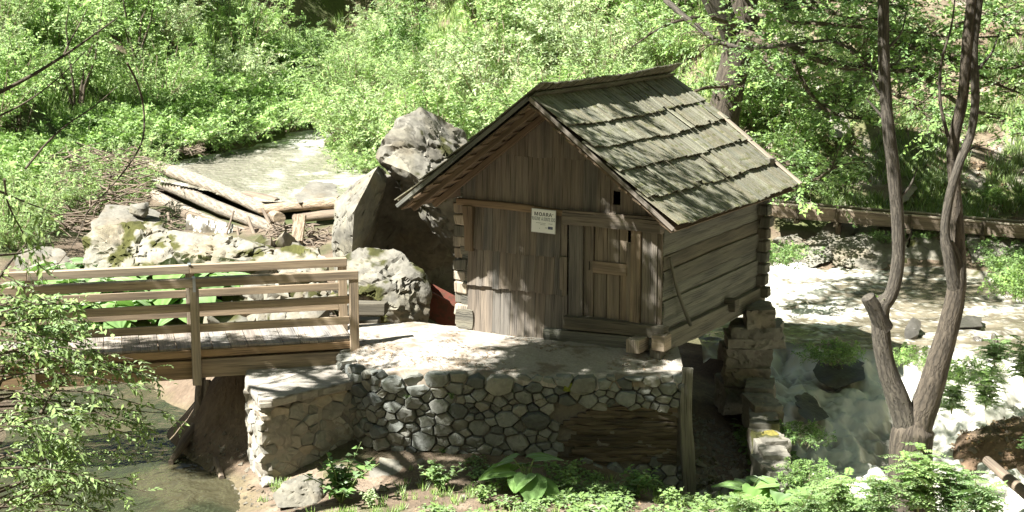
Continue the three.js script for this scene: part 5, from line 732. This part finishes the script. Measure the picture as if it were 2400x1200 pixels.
{
  const r = rng(404);
  for (let k = 0; k < 46; k++) { const p = ground(between(r, -12.6, -7.4), between(r, 38.2, 42.2)); burdock('bright butterbur plant with big round leaves seen through the left railing bays', p, r, 7, between(r, 0.55, 0.85), BL, 'butterbur plants behind the bridge', 'butterbur_plant'); }
  const G = (px, py) => { let d = 27; for (let k = 0; k < 40; k++) { const p = at(px, py, d), g = groundY(p.x, d); d += (p.y - g) * 1.2; } return at(px, py, clamp(d, 20, 40)); };
  burdock('large burdock with broad heart shaped leaves at the middle foot of the terrace wall', G(1235, 1155), r, 8, 0.62, BL);
  burdock('burdock with wide leaves beside the wheel pit opening', G(1760, 1180), r, 7, 0.55, BL);
  burdock('small burdock at the lower end of the masonry line', G(1835, 1190), r, 6, 0.5, BL);
  const herb = (seed, h, n, ll, lw) => { const q = rng(seed), f = new Foliage(), w = []; for (let s = 0; s < n; s++) { const a = q() * 6.28, o = between(q, 0.15, 0.85) * h, e = V(Math.cos(a) * o, h * between(q, 0.5, 1), Math.sin(a) * o); w.push(sweep([V(0, 0, 0), V(e.x * 0.4, e.y * 0.6, e.z * 0.4), e], [0.008, 0.006, 0.003], 4)); for (let k = 1; k < 8; k++) { const t = 0.2 + k / 8 * 0.8, p = V(e.x * t * t, e.y * t, e.z * t * t); for (const sg of [0, Math.PI]) { const b = a + k * 1.571 + sg + between(q, -0.3, 0.3), d = V(Math.cos(b), between(q, -0.25, 0.35), Math.sin(b)).normalize(); f.leaf(p, d, V(0, 1, 0).addScaledVector(dirRand(q), 0.25).normalize(), ll * between(q, 0.7, 1.2) * (k > 6 ? 0.7 : 1), lw * between(q, 0.8, 1.2), leafTone(q, 0.25, 0.2), 0.22); } } } return { wood: merge(w), leaves: f.geo() }; };
  const H1 = herb(5, 0.5, 15, 0.12, 0.06), H2 = herb(6, 0.42, 12, 0.1, 0.05), H3 = herb(7, 0.32, 10, 0.085, 0.045);
  for (const [px, py, pr, s, m, label] of [[800, 1180, H1, 1.9, L.broad, 'sunlit leafy herb between the bridge pier and the terrace wall'], [1030, 1150, H2, 1.4, L.mid, 'shaded herb left of the burdock at the wall foot'], [1330, 1160, H2, 1.3, L.fresh, 'leafy herb just right of the burdock'], [1490, 1165, H1, 1.2, L.broad, 'sunlit herb in front of the rotten cribwork'], [1570, 1190, H3, 1.2, L.fresh, 'small herb by the foot of the grey post'], [1400, 1175, H3, 1.1, L.mid, 'low herb between the two taller herbs before the cribwork'], [1130, 1180, H3, 1, L.fresh, 'low herb on the dirt left of the burdock'], [780, 880, H3, 0.5, L.broad, 'small green tuft on the pier top under the bridge'], [870, 1190, H3, 1, L.willowPale, 'low pale weeds at the bottom edge below the sunlit herb'], [640, 755, H2, 0.7, L.bright, 'small herb seen through the right railing bay']]) { const p = py < 900 ? (py < 800 ? ground(-6.1, 38, 0) : at(778, 905, 29.7)) : G(px, py); plant(pr, 'herb', label, 'herb', p, s, r() * 6, m, null, L.stalk); }
  for (const [px, py, label] of [[955, 935, 'tiny green tuft in the joints near the top left of the terrace wall'], [1060, 930, 'leafy tuft on the big stone high in the terrace wall'], [1172, 975, 'small tuft in the middle of the terrace wall'], [920, 965, 'small tuft at the left edge of the terrace wall'], [935, 1075, 'green tuft low at the left end of the terrace wall'], [1040, 1060, 'tuft low in the terrace wall above the shaded herb'], [835, 890, 'tuft at the corner of the terrace below the bridge post']]) { const q = at(px, py, 29); q.z = -frontD(q.x) + 0.05; plant(H3, 'tuft', label, 'plant', q, 0.42, r() * 6, L.broad, null, L.stalk); }
  { const q = at(1336, 908, 28.6), m = mesh('moss_patch', hullRock(looseHull(r, 0.2, 0.1, 0.06, 18), { edge: 0.06, amp: 0.03, freq: 5, seed: 5, moss: 0, pale: 0.3, dark: 0 }), mat([0.22, 0.26, 0.03], T.soil, 0.01)); q.z = -frontD(q.x) + 0.11; m.position.copy(q); tag(m, 'yellow green moss cushion high in the terrace wall', 'moss'); }
  // seedlings with feathered leaves (many leaflets on each leaf)
  const feather = (seed, h, n, leafl, nl, ll, lw) => { const q = rng(seed), f = new Foliage(), w = []; for (let s = 0; s < 5; s++) { const a = s * 1.26 + q(), e = V(Math.cos(a) * h * 0.22, h * between(q, 0.6, 1), Math.sin(a) * h * 0.22); const pts = [V(0, 0, 0), V(e.x * 0.3, e.y * 0.5, e.z * 0.3), e]; w.push(sweep(pts, [0.014, 0.01, 0.005], 5)); for (let k = 0; k < n; k++) { const t = 0.15 + 0.85 * (k + q()) / n, p = V(e.x * t * t, e.y * t, e.z * t * t), b = k * 2.4 + q(), d = V(Math.cos(b), between(q, 0.05, 0.7), Math.sin(b)).normalize(), side = d.clone().cross(V(0, 1, 0)).normalize(), up = side.clone().cross(d), len = leafl * between(q, 0.7, 1.15); let pp = p; for (let m = 0; m < nl; m++) { const u = (m + 1) / nl, c = p.clone().addScaledVector(d, len * u).add(V(0, -0.35 * len * u * u, 0)); for (const sg of m === nl - 1 ? [0] : [1, -1]) { const ld = side.clone().multiplyScalar(sg).addScaledVector(d, sg ? 0.35 : 1).addScaledVector(dirRand(q), 0.15).add(V(0, -0.15, 0)).normalize(); f.leaf(c, ld, up, ll * between(q, 0.8, 1.1), lw, leafTone(q, 0.2, 0.2), 0.15); } pp = c; } w.push(sweep([p, p.clone().addScaledVector(d, len * 0.5).add(V(0, -0.09 * len, 0)), pp], 0.004, 3)); } } return { wood: merge(w), leaves: f.geo() }; };
  const F1 = feather(21, 1.0, 18, 0.44, 9, 0.11, 0.05), F2 = feather(22, 1.4, 26, 0.48, 10, 0.11, 0.052), F3 = feather(23, 0.8, 16, 0.38, 8, 0.1, 0.045);
  [[2150, 1205, 25.6, F2, 0.85, L.fresh, 'feathery leaved sapling in front of the forked tree trunk'], [2060, 1220, 25.4, F1, 0.85, L.mid, 'feathery leaved sapling just left of the forked tree foot'], [2230, 1220, 25.6, F2, 0.75, L.deep, 'dark feathery sapling just right of the forked tree foot'], [1960, 1215, 25.8, F1, 0.8, L.fresh, 'feathery sapling at the bottom edge before the white water'], [1880, 1235, 25.2, F3, 0.9, L.mid, 'low feathery sapling right of the burdocks'], [2290, 1225, 25.2, F3, 1.1, L.deep, 'shaded feathery sapling at the bottom right'], [1740, 1240, 25, F3, 0.9, L.mid, 'feathery sapling under the burdock by the wheel pit'], [2310, 960, 30.2, F2, 0.62, L.fresh, 'sunlit leafy sapling on the earthy islet right of the forked tree'], [2230, 970, 30.6, F1, 0.7, L.mid, 'shaded sapling on the islet against the forked trunk'], [2400, 900, 30.6, F2, 0.7, L.fresh, 'leafy sapling at the right edge above the islet'], [2330, 860, 32, F3, 0.9, L.deep, 'bush at the foot of the weir on the right'], [2420, 1060, 29.4, F3, 0.6, L.broad, 'light green sapling on the islet at the picture edge']].forEach(([px, py, d, pr, s, m, label]) => plant(pr, 'sapling', label, 'sapling', at(px, py, d), s, r() * 6, m, null, M.stem));
  const spray = (name, label, px, py, d, s, m) => plant(proto.low, name, label, 'shrub', at(px, py, d), s, r() * 6, m);
  spray('shrub', 'small leafy shrub on the dark rock splitting the falls', 1950, 850, 34, 0.42, L.mid); spray('shrub', 'ferny shrub on the bank left of the white water', 1872, 1040, 30.6, 0.36, L.deep); spray('shrub', 'leafy shrub at the river corner behind the hut', 1815, 620, 39, 0.55, L.mid); spray('shrub', 'dark shrub at the lower bank beside the white water', 1890, 1135, 28, 0.36, L.mid);
  spray('shrub', 'small leafy shrub between the forks of the tree', 2150, 860, 29.5, 0.34, L.bright); spray('shrub', 'leafy shrub under the right stem of the forked tree', 2270, 900, 31, 0.42, L.bright); spray('shrub', 'leafy shrub hanging above the weir at the right edge', 2420, 700, 33, 0.6, L.fresh);
}
// ---- trees
const limb = (t, name, pts, rad, m, opt = {}) => mesh(name, sweep(pts, rad, 10, { rough: 0.07, freq: 2.4, segs: Math.max(12, pts.length * 6), ...opt }), m, t);
function crown(f, r, wood, c, R, n, per, ll, lw, from, twig = 0.6) { // leaf clumps through an uneven volume, carried by limbs from a point
  const knots = []; for (let k = 0; k < 11; k++) { const d = dirRand(r); knots.push(V(c.x + d.x * R.x * 0.75, c.y + d.y * R.y * 0.75, c.z + d.z * R.z * 0.75)); }
  if (from) for (const q of knots) wood.push(sweep([from, from.clone().lerp(q, 0.5).add(V(0, 0.4, 0)), q], [0.12, 0.07, 0.03], 6, { segs: 8 }));
  for (let k = 0; k < n; k++) { const q = pick(knots, r), p = q.clone().add(dirRand(r).multiplyScalar(Math.pow(r(), 0.7)).multiply(V(R.x * 0.55, R.y * 0.5, R.z * 0.55))); twigLeaves(f, r, p, p.clone().sub(q).normalize().addScaledVector(dirRand(r), 0.8).normalize(), twig * between(r, 0.6, 1.2), per, ll, lw); }
}
{ // the forked tree on the right
  const t = thing('forked_tree', 'forked tree with two bare trunks standing at the right before the white water', 'tree'), B = M.bark[0], D = 26.4, q = (x, y, d = D) => at(x, y, d);
  limb(t, 'trunk', [q(2140, 1260, D), q(2136, 1150, D), q(2134, 1060), q(2140, 1010), q(2146, 985)], [0.46, 0.38, 0.37, 0.37, 0.2], M.bark[1], { seed: 1 });
  limb(t, 'stem', [q(2142, 1090), q(2128, 1010), q(2106, 940), q(2078, 860), q(2066, 790), q(2066, 720), q(2088, 690), q(2104, 620), q(2104, 520), q(2094, 400), q(2080, 280), q(2072, 150), q(2070, -20), q(2062, -260)], [0.18, 0.234, 0.194, 0.162, 0.158, 0.153, 0.122, 0.11, 0.11, 0.108, 0.104, 0.0972, 0.0945, 0.081], B, { seed: 2, segs: 90 });
  limb(t, 'cut_stump', [q(2072, 770), q(2050, 725, D - 0.1), q(2034, 696, D - 0.15)], [0.16, 0.13, 0.12], M.bark[2], { seed: 3 });
  limb(t, 'stem', [q(2138, 1090), q(2150, 1010), q(2172, 940), q(2196, 860), q(2222, 770), q(2240, 690), q(2243, 645), q(2236, 600, D + 0.05), q(2228, 566, D)], [0.198, 0.252, 0.234, 0.211, 0.189, 0.162, 0.149, 0.113, 0.045], M.bark[1], { seed: 4, segs: 50 });
  limb(t, 'stem', [q(2242, 690), q(2226, 610, D - 0.1), q(2215, 550, D - 0.1), q(2222, 480, D - 0.1), q(2246, 390, D - 0.1), q(2276, 310, D), q(2286, 230), q(2282, 120), q(2296, -20), q(2310, -260)], [0.135, 0.108, 0.0828, 0.0765, 0.0765, 0.072, 0.072, 0.072, 0.0675, 0.0585], B, { seed: 5, segs: 70 });
  limb(t, 'stem', [q(2246, 670, D + 0.2), q(2244, 560, D + 0.2), q(2238, 440, D + 0.2), q(2234, 340, D + 0.2), q(2256, 230, D + 0.1), q(2266, 110, D), q(2278, -20, D), q(2290, -260)], [0.144, 0.126, 0.104, 0.104, 0.0945, 0.09, 0.081, 0.0675], M.bark[1], { seed: 6, segs: 60 });
  limb(t, 'branch', [q(2086, 300), q(2064, 270, D + 0.1), q(2030, 230, D + 0.2)], [0.035, 0.025, 0.012], B, { seed: 7 });
  limb(t, 'branch', [q(2222, 320), q(2204, 240), q(2206, 150), q(2230, 60), q(2240, -20)], [0.03, 0.028, 0.022, 0.018, 0.01], M.bark[1], { seed: 8 });
  for (const [a, b, c, w] of [[[2100, 470], [2130, 440], [2150, 395], 0.02], [[2078, 240], [2050, 200], [2040, 140], 0.018], [[2104, 580], [2128, 560], [2140, 530], 0.015], [[2284, 170], [2320, 130], [2345, 70], 0.02], [[2250, 380], [2275, 350], [2310, 340], 0.016], [[2074, 120], [2110, 80], [2125, 30], 0.018]]) limb(t, 'branch', [q(...a), q(...b), q(...c, D + 0.2)], [w * 1.6, w, w * 0.4], B, { seed: a[0] });
  const f = new Foliage(), r = rng(55), wood = []; crown(f, r, wood, V(5.5, 10, -26.5), V(3, 1.6, 2.5), 500, 10, 0.13, 0.06, q(2180, -250, 26.2)); crown(f, r, wood, V(1.2, 9.4, -27.2), V(2.8, 1.3, 2.6), 560, 11, 0.14, 0.07, V(3, 9, -26.6)); stuff(mesh('leaves', f.geo(), L.mid, t)); mesh('branches', merge(wood), B, t);
  const tf = new Foliage(); for (const [x, y] of [[2050, 690], [2060, 705], [2242, 640], [2160, 1010]]) for (let k = 0; k < 5; k++) twigLeaves(tf, r, q(x, y), dirRand(r), 0.16, 7, 0.07, 0.03); stuff(mesh('sprouts', tf.geo(), L.fresh, t));
}
{ // the big tree behind the hut, with long level branches over the river
  const t = thing('big_tree', 'massive old tree behind the hut with long level branches over the right bank', 'tree'), D = 51.5, q = (x, y, d = D) => at(x, y, d), B = M.barkDark, r = rng(66);
  limb(t, 'trunk', [q(1686, 340), q(1694, 280), q(1712, 190), q(1732, 110), q(1744, 30), q(1748, -90), q(1752, -300)], [0.66, 0.52, 0.48, 0.5, 0.52, 0.5, 0.4], M.bark[1], { seed: 21, segs: 40 });
  limb(t, 'limb', [q(1722, 110), q(1706, 60, D - 0.3), q(1676, 10, D - 0.5), q(1640, -60, D - 0.6), q(1600, -200, D)], [0.36, 0.34, 0.33, 0.3, 0.2], M.bark[0], { seed: 22, segs: 24 });
  const paths = [
    [[1740, 80, 51], [1800, 100, 49], [1870, 120, 47.5], [1960, 150, 46], [2060, 168, 45], [2150, 170, 44.4], [2240, 190, 44]], [[1560, 0, 48], [1630, 60, 47], [1690, 100, 46.5], [1760, 112, 46], [1860, 104, 45.6], [1950, 96, 45.2], [2000, 120, 45], [2050, 165, 44.8]],
    [[1750, 20, 51], [1830, 50, 48], [1930, 56, 46.5], [2050, 66, 45.5], [2150, 78, 45], [2260, 88, 44.5], [2420, 80, 44]], [[1750, -20, 51], [1860, 5, 48], [2000, 0, 46], [2120, 20, 45]], [[1790, 70, 50], [1800, 150, 48.6], [1840, 185, 48], [1900, 190, 47.6]],
    [[1690, 320, 49], [1760, 345, 47.5], [1850, 385, 46.5], [1960, 400, 46]], [[1740, 470, 46], [1830, 440, 45.6], [1900, 425, 45.4], [1960, 390, 45.2]], [[2200, 110, 45], [2270, 150, 44.6], [2360, 160, 44.2], [2430, 150, 44]], [[2100, 100, 45.4], [2200, 130, 44.8], [2320, 190, 44.2], [2420, 230, 44]], [[1730, 60, 51], [1650, 40, 49.5], [1560, 60, 48.5], [1480, 110, 48]], [[1700, 200, 51], [1640, 210, 49.5], [1580, 240, 48.6]],
  ];
  paths.push([[1780, 30, 50], [1900, 20, 46.5], [2020, 45, 45], [2140, 40, 44]], [[1990, 110, 45.4], [2090, 215, 44.4], [2160, 260, 44], [2230, 330, 43.6]], [[2240, 60, 44.6], [2320, 40, 44], [2430, 20, 43.6]], [[2150, 168, 44.4], [2260, 250, 43.8], [2350, 280, 43.4], [2430, 330, 43]], [[1840, 100, 48], [1900, 220, 47], [1960, 270, 46.4], [2020, 280, 46]]);
  const f = new Foliage(), fd = new Foliage(); paths.forEach((p, k) => {
    const pts = P3(p), w = k === 0 ? 0.2 : k === 1 ? 0.09 : 0.08; limb(t, 'branch', pts, pts.map((_, i) => w * (1 - 0.75 * i / (pts.length - 1))), k === 1 ? M.bark[2] : B, { seed: 30 + k, segs: 30 });
    const cv = new THREE.CatmullRomCurve3(pts); const n = k === 9 || k === 10 ? 40 : 140;
    for (let m = 0; m < n; m++) { const b = cv.getPoint(between(r, 0.12, 1.0)), d = V(between(r, -1, 1), between(r, -0.25, 0.5), between(r, -1, 1)).normalize(), l = between(r, 0.2, 1.3), c = b.clone().addScaledVector(d, l); twigLeaves(m % 2 ? f : fd, r, c, d.addScaledVector(dirRand(r), 0.5).normalize(), 0.5, 9, 0.13, 0.085, 0.25); if (m % 5 === 0) mesh('twig', sweep([b, b.clone().lerp(c, 0.5).add(V(0, 0.06, 0)), c], [0.022, 0.014, 0.006], 4), B, t); }
  });
  const wood = []; crown(f, r, wood, q(1740, -330, 52), V(6, 3, 4), 300, 9, 0.14, 0.09, q(1750, -180)); crown(fd, r, wood, V(3.2, 9.3, -37.6), V(2.6, 1.2, 2.2), 420, 10, 0.15, 0.09, q(1752, -160, 50)); crown(fd, r, wood, V(5.2, 9.6, -42.4), V(3, 1.2, 2.2), 480, 10, 0.15, 0.09, q(1752, -160, 50)); crown(f, r, wood, V(8.6, 9.6, -44.5), V(2.6, 1.2, 2), 300, 10, 0.15, 0.09, q(1752, -160, 50)); stuff(mesh('leaves', f.geo(), L.fresh, t)); stuff(mesh('leaves', fd.geo(), L.deep, t)); mesh('branches', merge(wood), B, t);
}
{ // the willow at the left edge: bare twigs above, leafy sprays below
  const t = thing('willow_tree', 'willow at the left edge with bare twigs above and leafy sprays over the stream', 'tree'), r = rng(88), q = (x, y, d) => at(x, y, d), f = new Foliage();
  limb(t, 'trunk', [V(-8.6, -2.2, -23), V(-8.3, 0, -23.4), V(-8.5, 3, -23.6), V(-9, 6.5, -24)], [0.32, 0.26, 0.22, 0.14], M.bark[1], { seed: 71 });
  for (const [w, p] of [[0.035, [[-60, 245, 24], [60, 185, 25], [150, 130, 26], [215, 85, 27], [275, 42, 28]]], [0.02, [[148, 132, 26], [165, 95, 26.4], [190, 50, 26.8], [206, 16, 27]]], [0.018, [[-40, 290, 24], [60, 240, 25], [140, 180, 26], [200, 120, 27]]], [0.02, [[60, 395, 25], [110, 335, 26], [160, 290, 26.6], [220, 250, 27.4], [272, 205, 28]]], [0.022, [[298, 148, 29], [322, 195, 29.2], [336, 250, 29.4], [336, 320, 29.2], [312, 372, 28.8], [262, 436, 28.2], [205, 498, 27.6], [180, 560, 27], [120, 640, 26]]], [0.03, [[-30, 690, 22], [30, 606, 23], [78, 556, 23.6]]], [0.02, [[-20, 600, 22], [60, 590, 22.6], [120, 560, 23]]], [0.028, [[95, 970, 22.6], [125, 920, 23], [150, 896, 23.2]]], [0.02, [[-20, 440, 22], [50, 470, 22.6], [130, 500, 23]]], [0.018, [[10, 420, 22], [20, 480, 22.4], [60, 560, 22.8], [70, 600, 23]]]]) {
    const pts = P3(p); limb(t, 'branch', pts, pts.map((_, i) => w * (1 - 0.7 * i / (pts.length - 1))), M.barkDark, { seed: p[0][0], segs: 24, rough: 0.05 });
  }
  for (const [x, y, d, dx, dy] of [[20, 450, 22.4, 110, 60], [40, 500, 22.6, 80, 100], [10, 540, 22.4, 80, 90], [0, 420, 22.2, 120, 20]]) for (let k = 0; k < 5; k++) { const a = q(x + between(r, -30, 60), y + between(r, -30, 60), d), b = q(x + dx, y + dy, d), v = b.sub(a).normalize().addScaledVector(dirRand(r), 0.4).normalize(); twigLeaves(f, r, a, v, between(r, 0.35, 0.7), 11, 0.12, 0.04, 0.5); }
  const sprays = []; for (let k = 0; k < 54; k++) { const y = between(r, 700, 1230), reach = y < 830 ? lerp(60, 230, r()) : y < 1010 ? between(r, 150, 400) : between(r, 120, 350); sprays.push([reach, y]); }
  for (const [x, y] of sprays) {
    const d = between(r, 22, 24.6), tip = q(x, y, d), root = V(-8.2 + between(r, -0.3, 0.3), tip.y + between(r, -0.9, 0.5), -d + between(r, -0.6, 0.6)), mid = root.clone().lerp(tip, 0.55).add(V(0, 0.22, 0)), cv = new THREE.CatmullRomCurve3([root, mid, tip]);
    limb(t, 'branch', [root, mid, tip], [0.02, 0.012, 0.005], M.barkDark, { segs: 10, rough: 0 });
    for (let m = 0; m < 15; m++) { const s = between(r, 0.2, 1), b = cv.getPoint(s), tg = cv.getTangent(s).addScaledVector(dirRand(r), 0.9).normalize(); twigLeaves(f, r, b, tg, between(r, 0.2, 0.42), 8, 0.115, 0.045, 0.35); }
  }
  stuff(mesh('leaves', f.geo(), L.nearWillow, t));
}
// ---- tall trees standing left of the view; their crowns over the gorge dapple the mill and the terrace
function tallTree(label, foot, top, crowns, seed, m) {
  const t = thing('tall_tree', label, 'tree'), r = rng(seed), f = new Foliage(), wood = [];
  limb(t, 'trunk', [foot, foot.clone().lerp(top, 0.5), top], [0.34, 0.26, 0.18], M.bark[1], { seed });
  for (const [c, R, n] of crowns) { wood.push(sweep([top, top.clone().lerp(c, 0.5).add(V(0, 0.3, 0)), c], [0.14, 0.1, 0.06], 7, { segs: 10 })); crown(f, r, wood, c, R, n, 11, 0.15, 0.075, c); }
  stuff(mesh('leaves', f.geo(), m, t)); mesh('branches', merge(wood), M.bark[1], t);
}
tallTree('tall leafy tree beside the stream, its crown leaning over the terrace', V(-10.6, -1.6, -22.5), V(-9.6, 9.2, -23.5), [[V(-6.4, 9.3, -24.5), V(2.4, 1.2, 1.3), 2000], [V(-5.0, 9.8, -26.2), V(1.8, 1.0, 0.9), 600], [V(-10.1, 9.2, -25.3), V(0.5, 0.7, 0.5), 120], [V(-13.5, 9.3, -26.2), V(0.9, 0.8, 0.7), 300], [V(-11.8, 9.6, -26.8), V(2.1, 0.8, 0.7), 150], [V(-4.7, 10, -28.0), V(2.1, 1.1, 0.9), 820]], 301, L.mid);
tallTree('tall leafy tree on the left bank, its crown leaning towards the hut roof', V(-12.6, 0, -30), V(-8, 10.6, -30.2), [[V(-4.1, 10.2, -29.8), V(1.7, 1.1, 1.5), 1300]], 302, L.mid);

// ---- the other trees of the gorge, standing round the view on both slopes
{
  const r = rng(909), f = new Foliage(), w = []; w.push(sweep([V(0, -3, 0), V(0.2, 5, 0), V(0, 10, 0.2)], [0.4, 0.3, 0.2], 8));
  for (const [x, y, z] of [[0, 13, 0], [2.6, 10.5, 1], [-2.4, 11, -1], [0.6, 10, -2.6], [-0.6, 9.5, 2.6]]) crown(f, r, w, V(x, y, z), V(3.2, 2.6, 3.2), 190, 9, 0.3, 0.2, V(0, 8.5, 0), 0.9);
  const lv = f.geo(), wd = merge(w);
  for (const [x, d, s] of [[11, 3, 1.2], [16, 11, 1.25], [20, 20, 1.3], [19.5, 30, 1.15], [23, 39, 1.2], [27, 48, 1.2], [-10, 2, 1.2], [-14, 9, 1.2], [4, -9, 1.3], [-5, -8, 1.2], [26, 26, 1.4], [13, -5, 1.3]]) {
    const t = thing('gorge_tree', 'tall broad crowned tree on the gorge slope beside the view', 'tree', ground(x, d, -0.3), r() * 6.28, 'tall trees round the view'); t.scale.setScalar(s); mesh('trunk', wd, M.bark[1], t); stuff(mesh('leaves', lv, L.mid, t));
  }
}
scene.updateMatrixWorld(true);
renderer.render(scene, camera);
